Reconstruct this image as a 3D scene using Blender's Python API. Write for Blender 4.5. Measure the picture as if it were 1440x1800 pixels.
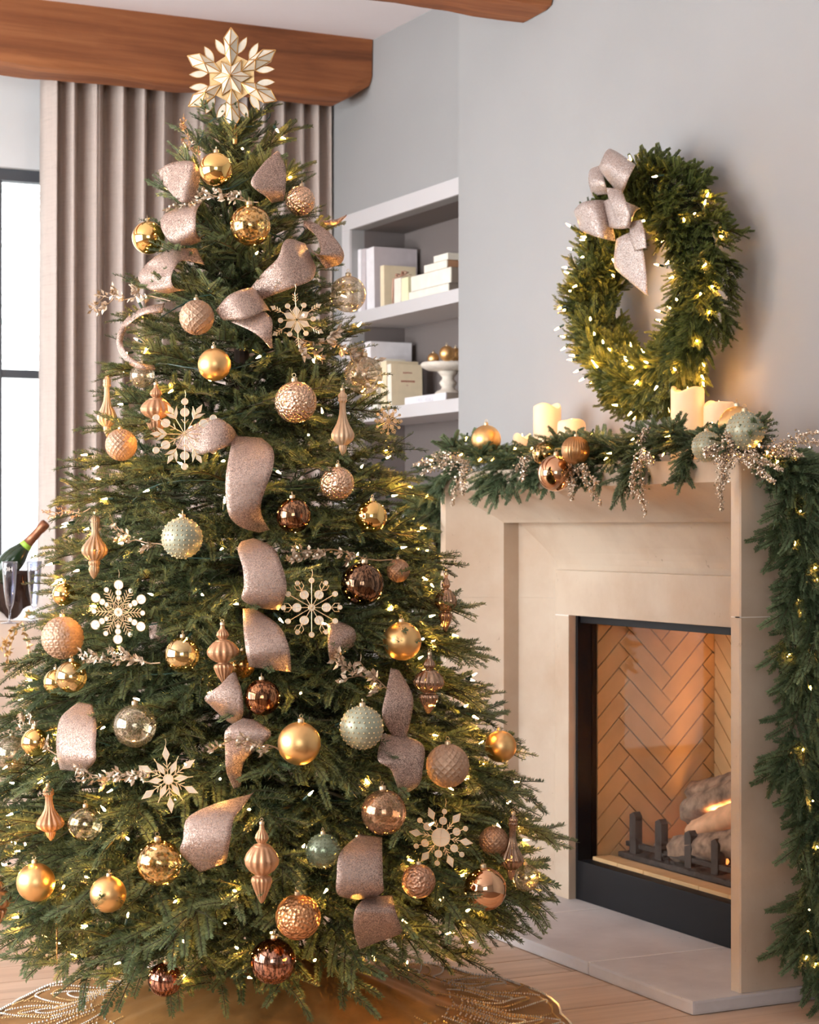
import bpy, bmesh, math, random
import numpy as np
from mathutils import Vector, Matrix
for o in list(bpy.data.objects): bpy.data.objects.remove(o)
scene = bpy.context.scene
COL = scene.collection
rng = random.Random(11)
PI = math.pi

# ------------------------------------------------------------ camera
FPX, HORIZON, CAMH, YAW = 3490.0, 928.0, 1.25, math.radians(26.2)
SY, CY = math.sin(YAW), math.cos(YAW)
FWD, RGT, UPV = Vector((SY, CY, 0)), Vector((CY, -SY, 0)), Vector((0, 0, 1))
CAM = Vector((0, 0, CAMH))
cd = bpy.data.cameras.new('camera')
cam = bpy.data.objects.new('camera', cd); COL.objects.link(cam)
cam.location = CAM; cam.rotation_euler = (PI/2, 0, -YAW)
cd.sensor_fit = 'HORIZONTAL'; cd.sensor_width = 36.0
cd.lens = 36.0*FPX/1440.0
cd.shift_y = (HORIZON-900.0)/1440.0
cd.clip_start = .05; cd.clip_end = 200
cd.dof.use_dof = True; cd.dof.focus_distance = 4.7; cd.dof.aperture_fstop = 9.0
scene.camera = cam

# ------------------------------------------------------------ light, exposure
scene.view_settings.view_transform = 'Standard'
scene.view_settings.look = 'None'
scene.view_settings.gamma = 1.0
scene.view_settings.use_curve_mapping = False
scene.view_settings.exposure = 0.0
w = bpy.data.worlds.new('sky'); scene.world = w; w.use_nodes = True
bg = w.node_tree.nodes['Background']
bg.inputs['Color'].default_value = (.93, .97, 1.0, 1); bg.inputs['Strength'].default_value = 4.5
def area(name, loc, rot, sx, sy, power, col):
    l = bpy.data.lights.new(name, 'AREA'); l.shape = 'RECTANGLE'; l.size = sx; l.size_y = sy
    l.energy = power; l.color = col
    o = bpy.data.objects.new(name, l); COL.objects.link(o); o.location = loc; o.rotation_euler = rot
    return o
# daylight coming in through the tall glazed doors of the left wall (off to the left of the frame)
area('window_daylight', (-2.45, 5.0, 1.6), (0, -PI/2, 0), 2.5, 4.8, 280, (.94, .97, 1.0))
# weak fill added behind the camera for highlights on the satin baubles
area('fill_rear', (-.9, -1.35, 1.9), (math.radians(82), 0, math.radians(-14)), 2.4, 1.8, 14, (1.0, .97, .94))
try:
    scene.cycles.use_denoising = True
    scene.cycles.max_bounces = 6; scene.cycles.diffuse_bounces = 3; scene.cycles.glossy_bounces = 3
    scene.cycles.transmission_bounces = 4; scene.cycles.transparent_max_bounces = 16
    scene.cycles.sample_clamp_indirect = 4.0; scene.cycles.sample_clamp_direct = 0
    scene.cycles.caustics_reflective = False; scene.cycles.caustics_refractive = False
    scene.cycles.use_light_tree = True
    scene.cycles.use_adaptive_sampling = True; scene.cycles.adaptive_threshold = .08; scene.cycles.adaptive_min_samples = 14
except Exception: pass

# ------------------------------------------------------------ helpers
def P(px, py, z):
    return CAM + FWD*z + RGT*((px-720.0)/FPX*z) + UPV*((HORIZON-py)/FPX*z)
def proj(p):
    d = Vector(p)-CAM; z = d.dot(FWD)
    return 720+d.dot(RGT)/z*FPX, HORIZON-d.z/z*FPX, z
def lin(r, g, b):
    f = lambda c: (c/255/12.92) if c/255 <= .04045 else ((c/255+.055)/1.055)**2.4
    return (f(r), f(g), f(b), 1)
def newmat(name):
    m = bpy.data.materials.new(name); m.use_nodes = True
    nt = m.node_tree
    return m, nt, nt.nodes['Principled BSDF'], nt.nodes['Material Output']
def N(nt, typ, **kw):
    n = nt.nodes.new(typ)
    for k, v in kw.items():
        if hasattr(n, k): setattr(n, k, v)
        else: n.inputs[k.replace('_', ' ')].default_value = v
    return n
def texco(nt, kind='Object'):
    return nt.nodes.new('ShaderNodeTexCoord').outputs[kind]
def mapping(nt, src, scale=(1, 1, 1), rot=(0, 0, 0)):
    mp = nt.nodes.new('ShaderNodeMapping'); mp.inputs['Scale'].default_value = scale; mp.inputs['Rotation'].default_value = rot
    nt.links.new(src, mp.inputs['Vector']); return mp.outputs['Vector']
def ramp(nt, src, stops):
    r = nt.nodes.new('ShaderNodeValToRGB'); e = r.color_ramp.elements
    while len(e) < len(stops): e.new(.5)
    for i, (p, c) in enumerate(stops):
        e[i].position = p; e[i].color = c if len(c) == 4 else (*c, 1)
    nt.links.new(src, r.inputs['Fac']); return r.outputs['Color']
def bump(nt, b, src, strength=.3, dist=.01):
    bp = nt.nodes.new('ShaderNodeBump'); bp.inputs['Strength'].default_value = strength; bp.inputs['Distance'].default_value = dist
    nt.links.new(src, bp.inputs['Height']); nt.links.new(bp.outputs['Normal'], b.inputs['Normal']); return bp
def mat(name, col, rough=.5, metal=0, noise=None, nb=0, spec=None, emit=None, es=0):
    m, nt, b, out = newmat(name)
    b.inputs['Base Color'].default_value = col; b.inputs['Roughness'].default_value = rough; b.inputs['Metallic'].default_value = metal
    if spec is not None: b.inputs['Specular IOR Level'].default_value = spec
    if emit: b.inputs['Emission Color'].default_value = emit; b.inputs['Emission Strength'].default_value = es
    if noise:
        sc, amt = noise
        n = N(nt, 'ShaderNodeTexNoise', Scale=sc, Detail=5.0)
        nt.links.new(texco(nt), n.inputs['Vector'])
        lo = tuple(c*(1-amt) for c in col[:3]); hi = tuple(min(1, c*(1+amt)) for c in col[:3])
        nt.links.new(ramp(nt, n.outputs['Fac'], [(.3, lo), (.7, hi)]), b.inputs['Base Color'])
        if nb: bump(nt, b, n.outputs['Fac'], nb, .004)
    return m

class MB:
    def __init__(s): s.v = []; s.f = []; s.m = []
    def add(s, vs, fs, mi=0):
        o = len(s.v); s.v += [tuple(v) for v in vs]
        for f in fs: s.f.append(tuple(i+o for i in f)); s.m.append(mi)
        return s
    def box(s, x0, x1, y0, y1, z0, z1, mi=0, bev=0):
        if bev <= 0:
            return s.add([(x0,y0,z0),(x1,y0,z0),(x1,y1,z0),(x0,y1,z0),(x0,y0,z1),(x1,y0,z1),(x1,y1,z1),(x0,y1,z1)],
                  [(0,3,2,1),(4,5,6,7),(0,1,5,4),(1,2,6,5),(2,3,7,6),(3,0,4,7)], mi)
        bm = bmesh.new(); bmesh.ops.create_cube(bm, size=1)
        for v in bm.verts: v.co = ((x0+x1)/2+v.co.x*(x1-x0), (y0+y1)/2+v.co.y*(y1-y0), (z0+z1)/2+v.co.z*(z1-z0))
        bmesh.ops.bevel(bm, geom=list(bm.edges), offset=bev, segments=2, profile=.7, affect='EDGES')
        bm.verts.index_update()
        s.add([v.co[:] for v in bm.verts], [[v.index for v in f.verts] for f in bm.faces], mi); bm.free(); return s
    def tube(s, pts, r, n=6, mi=0, cap=True):
        pts = [Vector(p) for p in pts]; L = len(pts)
        rs = r if isinstance(r, (list, tuple)) else [r]*L
        vs = []; ref = None
        for i, p in enumerate(pts):
            t = (pts[min(i+1, L-1)]-pts[max(i-1, 0)])
            t = t.normalized() if t.length > 1e-9 else Vector((0, 0, 1))
            if ref is None: ref = Vector((0, 0, 1)) if abs(t.z) < .9 else Vector((1, 0, 0))
            a = t.cross(ref)
            if a.length < 1e-6: a = t.orthogonal()
            a.normalize(); b = t.cross(a); ref = a.cross(t)
            for k in range(n):
                q = 2*PI*k/n; vs.append(p+a*(math.cos(q)*rs[i])+b*(math.sin(q)*rs[i]))
        fs = [(i*n+k, i*n+(k+1) % n, (i+1)*n+(k+1) % n, (i+1)*n+k) for i in range(L-1) for k in range(n)]
        if cap: fs += [tuple(range(n-1, -1, -1)), tuple(range((L-1)*n, L*n))]
        return s.add(vs, fs, mi)
    def lathe(s, prof, n=24, c=(0, 0, 0), mi=0, rib=None):
        # prof: list of (r, z[, ribdepth]); rib=(count)
        vs = []; fs = []
        for pr in prof:
            d = pr[2] if len(pr) > 2 else 0
            for k in range(n):
                q = 2*PI*k/n; rr = pr[0]*(1-d*(.5-.5*math.cos(q*rib))) if rib else pr[0]
                vs.append((c[0]+math.cos(q)*rr, c[1]+math.sin(q)*rr, c[2]+pr[1]))
        for i in range(len(prof)-1):
            for k in range(n): fs.append((i*n+k, i*n+(k+1) % n, (i+1)*n+(k+1) % n, (i+1)*n+k))
        if prof[0][0] > 1e-4: fs.append(tuple(range(n-1, -1, -1)))
        if prof[-1][0] > 1e-4: fs.append(tuple(range((len(prof)-1)*n, len(prof)*n)))
        return s.add(vs, fs, mi)
    def ball(s, r, nu=32, nv=20, c=(0, 0, 0), disp=None, mi=0, sz=1):
        vs = []; fs = []
        for j in range(nv+1):
            ph = PI*j/nv
            for i in range(nu):
                th = 2*PI*i/nu; rr = r*(1+(disp(th, ph) if disp else 0))
                vs.append((c[0]+rr*math.sin(ph)*math.cos(th), c[1]+rr*math.sin(ph)*math.sin(th), c[2]+rr*math.cos(ph)*sz))
        for j in range(nv):
            for i in range(nu): fs.append((j*nu+i, (j+1)*nu+i, (j+1)*nu+(i+1) % nu, j*nu+(i+1) % nu))
        return s.add(vs, fs, mi)
    def prism(s, poly, a, b, fn, mi=0):
        # poly 2D list, extruded between a and b; fn(u,v,w)->xyz
        n = len(poly)
        vs = [fn(u, v, a) for u, v in poly]+[fn(u, v, b) for u, v in poly]
        fs = [tuple(range(n-1, -1, -1)), tuple(range(n, 2*n))]+[(i, (i+1) % n, n+(i+1) % n, n+i) for i in range(n)]
        return s.add(vs, fs, mi)
    def mesh(s, name, mats, smooth=False):
        me = bpy.data.meshes.new(name); me.from_pydata(s.v, [], s.f)
        for m in (mats if isinstance(mats, (list, tuple)) else [mats]): me.materials.append(m)
        me.polygons.foreach_set('material_index', s.m)
        if smooth: me.polygons.foreach_set('use_smooth', [True]*len(s.f))
        bm = bmesh.new(); bm.from_mesh(me)
        if len(s.f) < 60000: bmesh.ops.recalc_face_normals(bm, faces=bm.faces)
        bm.to_mesh(me); bm.free()
        me.update(); return me
    def build(s, name, mats, parent=None, smooth=False, loc=None):
        return link(name, s.mesh(name, mats, smooth), parent, loc)
def link(name, me, parent=None, loc=None, rot=None, scl=None):
    o = bpy.data.objects.new(name, me); COL.objects.link(o)
    if parent is not None: o.parent = parent
    if loc is not None: o.location = loc
    if rot is not None: o.rotation_euler = rot
    if scl is not None: o.scale = scl if isinstance(scl, (tuple, list, Vector)) else (scl, scl, scl)
    return o
def tag(o, label, cat, group=None, kind=None):
    o['label'] = label; o['category'] = cat
    if group: o['group'] = group
    if kind: o['kind'] = kind
    return o
def thing(name, label, cat, loc=(0, 0, 0), group=None, kind=None, rot=None):
    o = link(name, None, None, loc, rot); o.empty_display_size = .05
    return tag(o, label, cat, group, kind)
def wallboxes(mb, axis, p0, p1, u0, u1, v0, v1, hole=None):
    def bx(a, b, c, d):
        if b-a < 1e-5 or d-c < 1e-5: return
        if axis == 'x': mb.box(p0, p1, a, b, c, d)
        else: mb.box(a, b, p0, p1, c, d)
    if not hole: bx(u0, u1, v0, v1); return
    a, b, c, d = hole
    bx(u0, a, v0, v1); bx(b, u1, v0, v1); bx(a, b, v0, c); bx(a, b, d, v1)

# ------------------------------------------------------------ surface materials
M = {}
def plaster(name, col):
    m, nt, b, out = newmat(name); b.inputs['Roughness'].default_value = .85
    n = N(nt, 'ShaderNodeTexNoise', Scale=2.2, Detail=6.0); nt.links.new(texco(nt), n.inputs['Vector'])
    c = col[:3]
    nt.links.new(ramp(nt, n.outputs['Fac'], [(.3, tuple(x*.97 for x in c)), (.7, tuple(min(1, x*1.02) for x in c))]), b.inputs['Base Color'])
    n2 = N(nt, 'ShaderNodeTexNoise', Scale=140.0, Detail=3.0); nt.links.new(texco(nt), n2.inputs['Vector'])
    bump(nt, b, n2.outputs['Fac'], .05, .002); return m
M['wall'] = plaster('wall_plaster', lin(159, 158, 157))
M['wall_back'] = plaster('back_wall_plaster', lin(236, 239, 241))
M['ceil'] = plaster('ceiling_plaster', lin(240, 234, 237))
M['niche'] = mat('niche_dark_grey', lin(120, 110, 106), .8)  # one even dark grey on the back, side and top panels
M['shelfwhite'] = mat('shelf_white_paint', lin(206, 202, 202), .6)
def stone(name, col, dark, pores=True):
    m, nt, b, out = newmat(name); b.inputs['Roughness'].default_value = .72
    tc = texco(nt)
    n = N(nt, 'ShaderNodeTexNoise', Scale=3.0, Detail=8.0, Roughness=.6); nt.links.new(tc, n.inputs['Vector'])
    base = ramp(nt, n.outputs['Fac'], [(.3, dark), (.62, col)])
    v = N(nt, 'ShaderNodeTexNoise', Scale=60.0, Detail=4.0); nt.links.new(mapping(nt, tc, (1, 1, .6)), v.inputs['Vector'])
    pr = ramp(nt, v.outputs['Fac'], [(.22, (.45, .4, .36)), (.30, (1, 1, 1))])
    mx = N(nt, 'ShaderNodeMixRGB', blend_type='MULTIPLY', Fac=.7); nt.links.new(base, mx.inputs[1]); nt.links.new(pr, mx.inputs[2])
    nt.links.new(mx.outputs[0], b.inputs['Base Color']); bump(nt, b, v.outputs['Fac'], .08, .004); return m
M['stone'] = stone('cast_limestone', lin(205, 187, 166), lin(185, 160, 136))
M['hearth'] = stone('hearth_limestone', lin(206, 200, 198), lin(184, 177, 176))
def wood(name, c1, c2, c3, along, scale=1.0, rough=.55, bstr=.25):
    m, nt, b, out = newmat(name); b.inputs['Roughness'].default_value = rough
    tc = texco(nt, 'Object'); oi = nt.nodes.new('ShaderNodeObjectInfo')
    off = nt.nodes.new('ShaderNodeVectorMath'); off.operation = 'MULTIPLY_ADD'
    nt.links.new(oi.outputs['Random'], off.inputs[0]); off.inputs[1].default_value = (13, 7, 5); nt.links.new(tc, off.inputs[2])
    s = [14*scale]*3; s[along] = .9*scale
    n = N(nt, 'ShaderNodeTexNoise', Scale=1.0, Detail=7.0, Roughness=.62, Distortion=.6); nt.links.new(mapping(nt, off.outputs[0], tuple(s)), n.inputs['Vector'])
    s2 = [60*scale]*3; s2[along] = 2.5*scale
    n2 = N(nt, 'ShaderNodeTexNoise', Scale=1.0, Detail=4.0); nt.links.new(mapping(nt, off.outputs[0], tuple(s2)), n2.inputs['Vector'])
    base = ramp(nt, n.outputs['Fac'], [(.30, c1), (.5, c2), (.7, c3)])
    g = ramp(nt, n2.outputs['Fac'], [(.32, (.72, .68, .64)), (.55, (1, 1, 1))])
    mx = N(nt, 'ShaderNodeMixRGB', blend_type='MULTIPLY', Fac=.55); nt.links.new(base, mx.inputs[1]); nt.links.new(g, mx.inputs[2])
    mv = N(nt, 'ShaderNodeMath', operation='MULTIPLY_ADD'); nt.links.new(oi.outputs['Random'], mv.inputs[0]); mv.inputs[1].default_value = .22; mv.inputs[2].default_value = .89
    hsv = nt.nodes.new('ShaderNodeHueSaturation'); nt.links.new(mv.outputs[0], hsv.inputs['Value']); nt.links.new(mx.outputs[0], hsv.inputs['Color'])
    nt.links.new(hsv.outputs[0], b.inputs['Base Color']); bump(nt, b, n2.outputs['Fac'], bstr, .002); return m
M['beam'] = wood('reclaimed_beam_wood', lin(116, 66, 36), lin(156, 94, 54), lin(188, 122, 76), 0, .8, .7, .8)
M['floor'] = wood('pale_oak', lin(186, 152, 126), lin(206, 175, 150), lin(216, 189, 166), 0, .5, .42, .06)
M['floorgap'] = mat('floor_joint', lin(120, 92, 70), .8)
M['black'] = mat('black_metal', (.006, .006, .008, 1), .5, 0, spec=.25)
M['darkframe'] = mat('window_frame_metal', lin(88, 92, 98), .5, .2)
def clear(name, tint=(1, 1, 1, 1), gloss=.12, rough=.0, fr=.6):
    m, nt, b, out = newmat(name); nt.nodes.remove(b)
    tr = N(nt, 'ShaderNodeBsdfTransparent'); tr.inputs['Color'].default_value = tint
    gl = N(nt, 'ShaderNodeBsdfGlossy'); gl.inputs['Roughness'].default_value = rough
    lw = N(nt, 'ShaderNodeLayerWeight', Blend=.25)
    ad = N(nt, 'ShaderNodeMath', operation='MULTIPLY_ADD', use_clamp=True); nt.links.new(lw.outputs['Fresnel'], ad.inputs[0]); ad.inputs[1].default_value = fr; ad.inputs[2].default_value = gloss*.4
    mx = nt.nodes.new('ShaderNodeMixShader'); nt.links.new(ad.outputs[0], mx.inputs[0]); nt.links.new(tr.outputs[0], mx.inputs[1]); nt.links.new(gl.outputs[0], mx.inputs[2])
    nt.links.new(mx.outputs[0], out.inputs['Surface']); return m
M['glass'] = clear('clear_glass')
M['fireglass'] = clear('fire_glass', (.97, .95, .93, 1), .0, .02, .035)
# ============================================================ ROOM
XN, XB, YB, CEIL = 3.57, 3.45, 8.20, 3.315      # niche wall, chimney breast, back wall, ceiling
YBR = 6.595                                      # far edge of the chimney breast
FC = 5.113; FH = .857                            # fireplace centre (y) and half width
YN, YF = FC-FH, FC+FH
floor_o = MB().box(-2.7, 3.7, -1.6, 8.3, -.06, -.006).build('floor', M['floorgap'])
tag(floor_o, 'pale oak plank floor of the room', 'floor', kind='structure')
pw, gap = .19, .0022
yk, row = 3.3, 0
while yk < 8.1:
    xk = -.2-rng.random()*1.6
    while xk < 3.5:
        ln = 1.5+rng.random()*.8
        a, b2 = max(xk, -1.9), min(xk+ln, 3.56)
        if b2-a > .05:
            MB().box(-(b2-a)/2+gap, (b2-a)/2-gap, -pw/2+gap, pw/2-gap, -.02, 0, bev=.0015).build('plank', M['floor'], floor_o, loc=((a+b2)/2, yk+pw/2, 0))
        xk += ln
    yk += pw
c = MB().box(-2.7, 3.7, -1.6, 8.3, CEIL, CEIL+.08).build('ceiling', M['ceil'])
tag(c, 'smooth off-white ceiling between the wooden beams', 'ceiling', kind='structure')
# back wall with the tall window
WX0, WX1, WZ0, WZ1 = .95, 2.42, .12, 2.76
mb = MB(); wallboxes(mb, 'y', YB, YB+.12, -2.7, 3.7, 0, CEIL, (WX0, WX1, WZ0, WZ1))
tag(mb.build('wall_back', M['wall_back']), 'pale grey back wall around the tall window', 'wall', kind='structure')
win = thing('window_1', 'tall dark framed window with bright daylight beside the curtain', 'window', (WX0, YB+.06, WZ0), kind='structure')
W, H = WX1-WX0, WZ1-WZ0; fr = .045
for nm, b in (('frame_rail', (0, W, -.03, .03, H-.05, H)), ('frame_rail', (0, W, -.03, .03, 0, .05)), ('frame_stile', (0, fr, -.03, .03, .05, H-.05)), ('frame_stile', (W-fr, W, -.03, .03, .05, H-.05)),
              ('glazing_bar', (fr, W-fr, -.02, .02, 1.90-WZ0-.017, 1.90-WZ0+.017)), ('glazing_bar', (2.128-WX0-.018, 2.128-WX0+.018, -.022, .022, .05, H-.05))):
    MB().box(*b, bev=.004).build(nm, M['darkframe'], win)
for x0, x1 in ((fr, 2.11-WX0), (2.146-WX0, W-fr)):
    for z0, z1 in ((.05, 1.883-WZ0), (1.917-WZ0, H-.05)):
        MB().box(x0, x1, -.003, .003, z0, z1).build('pane', M['glass'], win)
# left wall with glazed opening, wall behind the camera
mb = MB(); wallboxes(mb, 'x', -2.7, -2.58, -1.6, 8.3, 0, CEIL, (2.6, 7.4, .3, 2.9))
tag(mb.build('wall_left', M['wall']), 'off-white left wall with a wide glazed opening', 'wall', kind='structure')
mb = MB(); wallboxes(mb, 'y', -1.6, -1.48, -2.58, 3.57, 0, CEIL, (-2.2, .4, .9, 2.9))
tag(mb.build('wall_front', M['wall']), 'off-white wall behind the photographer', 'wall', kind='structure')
# right wall: niche wall + chimney breast
NY0, NY1, NZ0, NZ1 = 6.62, 7.82, .95, 2.54
mb = MB()
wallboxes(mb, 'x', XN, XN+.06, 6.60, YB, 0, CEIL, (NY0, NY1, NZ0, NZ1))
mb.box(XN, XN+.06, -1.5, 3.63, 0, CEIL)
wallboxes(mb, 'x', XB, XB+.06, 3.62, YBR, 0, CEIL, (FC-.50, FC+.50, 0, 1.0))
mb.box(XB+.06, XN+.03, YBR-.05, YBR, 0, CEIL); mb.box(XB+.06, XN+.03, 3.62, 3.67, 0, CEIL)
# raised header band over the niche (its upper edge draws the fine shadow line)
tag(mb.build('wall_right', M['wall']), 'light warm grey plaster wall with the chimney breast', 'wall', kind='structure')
# built-in shelves
bk = thing('built_in_shelves', 'white built-in shelves with a grey niche left of the fireplace', 'shelves', (XN, 7.2, NZ0))
def lb(o, nm, x0, x1, y0, y1, z0, z1, m, bev=.002):
    L = o.location
    return MB().box(x0-L.x, x1-L.x, y0-L.y, y1-L.y, z0-L.z, z1-L.z, bev=bev).build(nm, m, o)
NB = 3.825
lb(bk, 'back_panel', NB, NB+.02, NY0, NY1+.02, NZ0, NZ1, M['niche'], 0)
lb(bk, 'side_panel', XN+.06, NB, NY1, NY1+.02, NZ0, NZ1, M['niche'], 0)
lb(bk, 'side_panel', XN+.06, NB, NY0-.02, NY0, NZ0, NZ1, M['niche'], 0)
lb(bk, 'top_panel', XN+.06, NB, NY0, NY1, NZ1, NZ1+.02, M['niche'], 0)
lb(bk, 'face_frame', XN-.012, XN, YBR+.002, 7.90, NZ1, 2.607, M['shelfwhite'])
lb(bk, 'face_frame', XN-.012, XN, NY1, 7.90, NZ0, NZ1, M['shelfwhite'])
SH = (1.753, 2.177, 1.33, .955)
for s in SH: lb(bk, 'shelf', XN-.012, NB, NY0, NY1, s-.053, s, M['shelfwhite'], .003)
lb(bk, 'cabinet_front', XN-.012, XN, YBR+.002, 7.90, .1, NZ0-.06, M['shelfwhite'])
# baseboard
tag(MB().box(-2.5, 3.56, YB-.02, YB, 0, .13, bev=.003).build('baseboard_back', M['shelfwhite']), 'white baseboard along the back wall', 'baseboard', kind='structure')

# ------------------------------------------------------------ ceiling beams
def beam(y0, y1, z0, label, seed):
    r = random.Random(seed); mb = MB(); n = 60; x0, x1 = -2.55, XN-.005 if y0 > 7 else XB-.005
    if True:
        c = .045
        prof = [(y0, 1), (y0, .22), (y0+.008, .12), (y0+.03, .02), (y0+c+.02, 0), (y1-c, 0), (y1-.02, .04), (y1, .16), (y1, 1)]
        vs = []; hh = CEIL-z0
        for i in range(n+1):
            x = x0+(x1-x0)*i/n; end = max(0, 1-(x1-x)/.10) if i < n else 1
            for (y, t) in prof:
                wob = .006*math.sin(x*3.1+y*9+seed)+.004*math.sin(x*11+t*5)+r.uniform(-.0025, .0025)
                zz = z0+hh*t+(wob if t < .9 else 0)
                if y0 > 7: zz += end*end*.055*(1-t) if t < .3 else 0
                yy = y+(wob*.8 if t > .1 and t < .95 else 0)
                vs.append((x, yy, zz))
        k = len(prof)
        fs = [(i*k+j, i*k+j+1, (i+1)*k+j+1, (i+1)*k+j) for i in range(n) for j in range(k-1)]
        fs += [tuple(range(k)), tuple(range(n*k+k-1, n*k-1, -1))]
        mb.add(vs, fs)
    o = mb.build('ceiling_beam', M['beam'], smooth=False)
    return tag(o, label, 'beam', 'exposed ceiling beams')
beam(7.60, 7.84, 3.055, 'rough reclaimed wooden ceiling beam running above the curtain', 3)
beam(5.87, 6.14, 3.035, 'rough wooden ceiling beam cut off by the top edge of the photo', 8)

# ------------------------------------------------------------ curtain
m, nt, b, out = newmat('taupe_linen'); b.inputs['Roughness'].default_value = .9
tc = texco(nt)
n1 = N(nt, 'ShaderNodeTexNoise', Scale=1.0, Detail=4.0); nt.links.new(mapping(nt, tc, (12, 12, 420)), n1.inputs['Vector'])
n2 = N(nt, 'ShaderNodeTexNoise', Scale=1.0, Detail=4.0); nt.links.new(mapping(nt, tc, (420, 420, 9)), n2.inputs['Vector'])
mxn = N(nt, 'ShaderNodeMath', operation='ADD'); nt.links.new(n1.outputs['Fac'], mxn.inputs[0]); nt.links.new(n2.outputs['Fac'], mxn.inputs[1])
nt.links.new(ramp(nt, mxn.outputs[0], [(.35, lin(158, 142, 134)), (1.0, lin(200, 184, 174))]), b.inputs['Base Color'])
M['linen'] = m
def curtain(x0, x1, y, z0, z1, nf, label):
    nx, nz = 260, 26; vs = []
    ph = random.Random(5); amp = [ph.uniform(.65, 1.15) for _ in range(nf+3)]
    for j in range(nz+1):
        t = j/nz; z = z0+(z1-z0)*t
        for i in range(nx+1):
            u = i/nx; k = u*nf+.45*math.sin(u*7)+.18*math.sin(u*19)
            a = amp[int(k) % len(amp)]*(1-(k % 1))+amp[(int(k)+1) % len(amp)]*(k % 1)
            sway = .018*math.sin(t*2.2+u*6)*(1-t)
            yy = y-.135*a*(abs(math.sin(PI*k))**.55)-.006*math.sin(6*PI*k+t)+sway*.5+.07
            xx = x0+(x1-x0)*u+.012*math.sin(2*PI*k)+sway-(1-t)*.03*(1-u)
            vs.append((xx, yy, z))
    fs = [(j*(nx+1)+i, j*(nx+1)+i+1, (j+1)*(nx+1)+i+1, (j+1)*(nx+1)+i) for j in range(nz) for i in range(nx)]
    mb = MB(); mb.add(vs, fs)
    root = thing('curtain', label, 'curtain', ((x0+x1)/2, y, 0))
    o = mb.build('drape', M['linen'], root, smooth=True, loc=(-(x0+x1)/2, -y, 0))
    sd = o.modifiers.new('thick', 'SOLIDIFY'); sd.thickness = .003
    MB().tube([(x0-1.6-(x0+x1)/2, .04, z1+.02), (x1-(x0+x1)/2, .04, z1+.02)], .012, 10).build('curtain_rail', M['darkframe'], root)
curtain(2.275, 3.545, 8.04, .012, 3.16, 13, 'floor-length taupe linen curtain with deep folds beside the window')

# trees beyond the window (the washed-out glare is painted into their pale colour)
M['outleaf'] = mat('glare_pale_foliage', lin(196, 204, 200), .9, noise=(3, .15))
def outtree(x, y, z, r, h, label, seed):
    rr = random.Random(seed)
    t = thing('garden_tree', label, 'tree', (x, y, -.4), 'garden trees outside the window')
    MB().tube([(0, 0, 0), (.04, 0, z*.6), (0, 0, z)], [.09, .06, .03], 8).build('trunk', M['outleaf'], t)
    mb = MB()
    for k in range(900):
        a = rr.random()*2*PI; q = rr.random()**.5*r; p = Vector((math.cos(a)*q, math.sin(a)*q, z+rr.uniform(-h, h)*(1-.5*q/r)))
        d = Vector((rr.uniform(-1, 1), rr.uniform(-1, 1), rr.uniform(-1, 1))).normalized()*.05; e = d.orthogonal().normalized()*.03
        mb.add([p-d, p+e, p+d, p-e], [(0, 1, 2, 3)])
    mb.build('crown', M['outleaf'], t)['kind'] = 'stuff'
outtree(2.95, 14.2, 3.5, 1.2, 1.2, 'leafy garden tree with glare painted into its pale colour outside the window', 1)
tag(MB().box(-20, 25, 8.35, 40, -.5, -.4).build('garden_ground', mat('garden_ground', lin(200, 200, 196), .9)), 'pale garden ground outside the window', 'ground', kind='structure')

# ============================================================ HEARTH + FIREPLACE
HZ = .038; HX0 = 2.895
he = thing('hearth', 'raised pale limestone hearth of three slabs in front of the fireplace', 'hearth', (3.2, FC, 0))
ys = (4.240, 4.753, 5.410, 5.985)
for a, b2 in zip(ys, ys[1:]):
    MB().box(HX0-3.2, .2485, a-FC+.001, b2-FC-.001, .001, HZ, bev=.007).build('hearth_slab', M['hearth'], he)
M['hjoint'] = mat('hearth_joint_mortar', lin(226, 220, 216), .8)
for a in ys[1:3]: MB().box(HX0-3.2+.004, .2485, a-FC-.0035, a-FC+.0035, .004, HZ+.0004).build('mortar_joint', M['hjoint'], he)
fp = thing('fireplace', 'cast limestone fireplace surround with stepped coved frame and mantel', 'fireplace', (XB, FC, HZ))
X0 = 3.053; T1 = .04
prof = [(0, XB-.001), (0, X0+.004), (.004, X0), (T1, X0)]
for k in range(1, 11):
    s = k/10; prof.append((T1+.105*s, X0+.165*(.35*math.sin(s*PI/2)+.65*s)))
prof += [(.145, 3.275)]
for k in range(1, 9):
    s = k/8; prof.append((.145+.157*s, 3.275+.075*math.sin(s*PI/2*.9)/math.sin(PI/2*.9)))
prof += [(.302, 3.36)]
ZT = lambda t: 1.435 if t < .001 else (1.434 if t < .01 else 1.412-t)
def leg(sgn, z_lo, z_hi, nm):
    vs = []; n = len(prof)
    for t, x in prof: vs.append((x-XB, sgn*(FH-t), z_lo-HZ))
    for t, x in prof: vs.append((x-XB, sgn*(FH-t), (ZT(t) if z_hi is None else z_hi)-HZ))
    MB().add(vs, [(i, i+1, n+i+1, n+i) for i in range(n-1)]).build(nm, M['stone'], fp)
for sgn in (-1, 1):
    leg(sgn, HZ+.0005, 1.0168, 'surround_leg'); leg(sgn, 1.0172, None, 'surround_upper_leg')
vs = []; n = len(prof)
for sgn in (-1, 1):
    for t, x in prof: vs.append((x-XB, sgn*(FH-t), ZT(t)-HZ))
MB().add(vs, [(i, i+1, n+i+1, n+i) for i in range(n-1)]).build('surround_header', M['stone'], fp)
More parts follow.
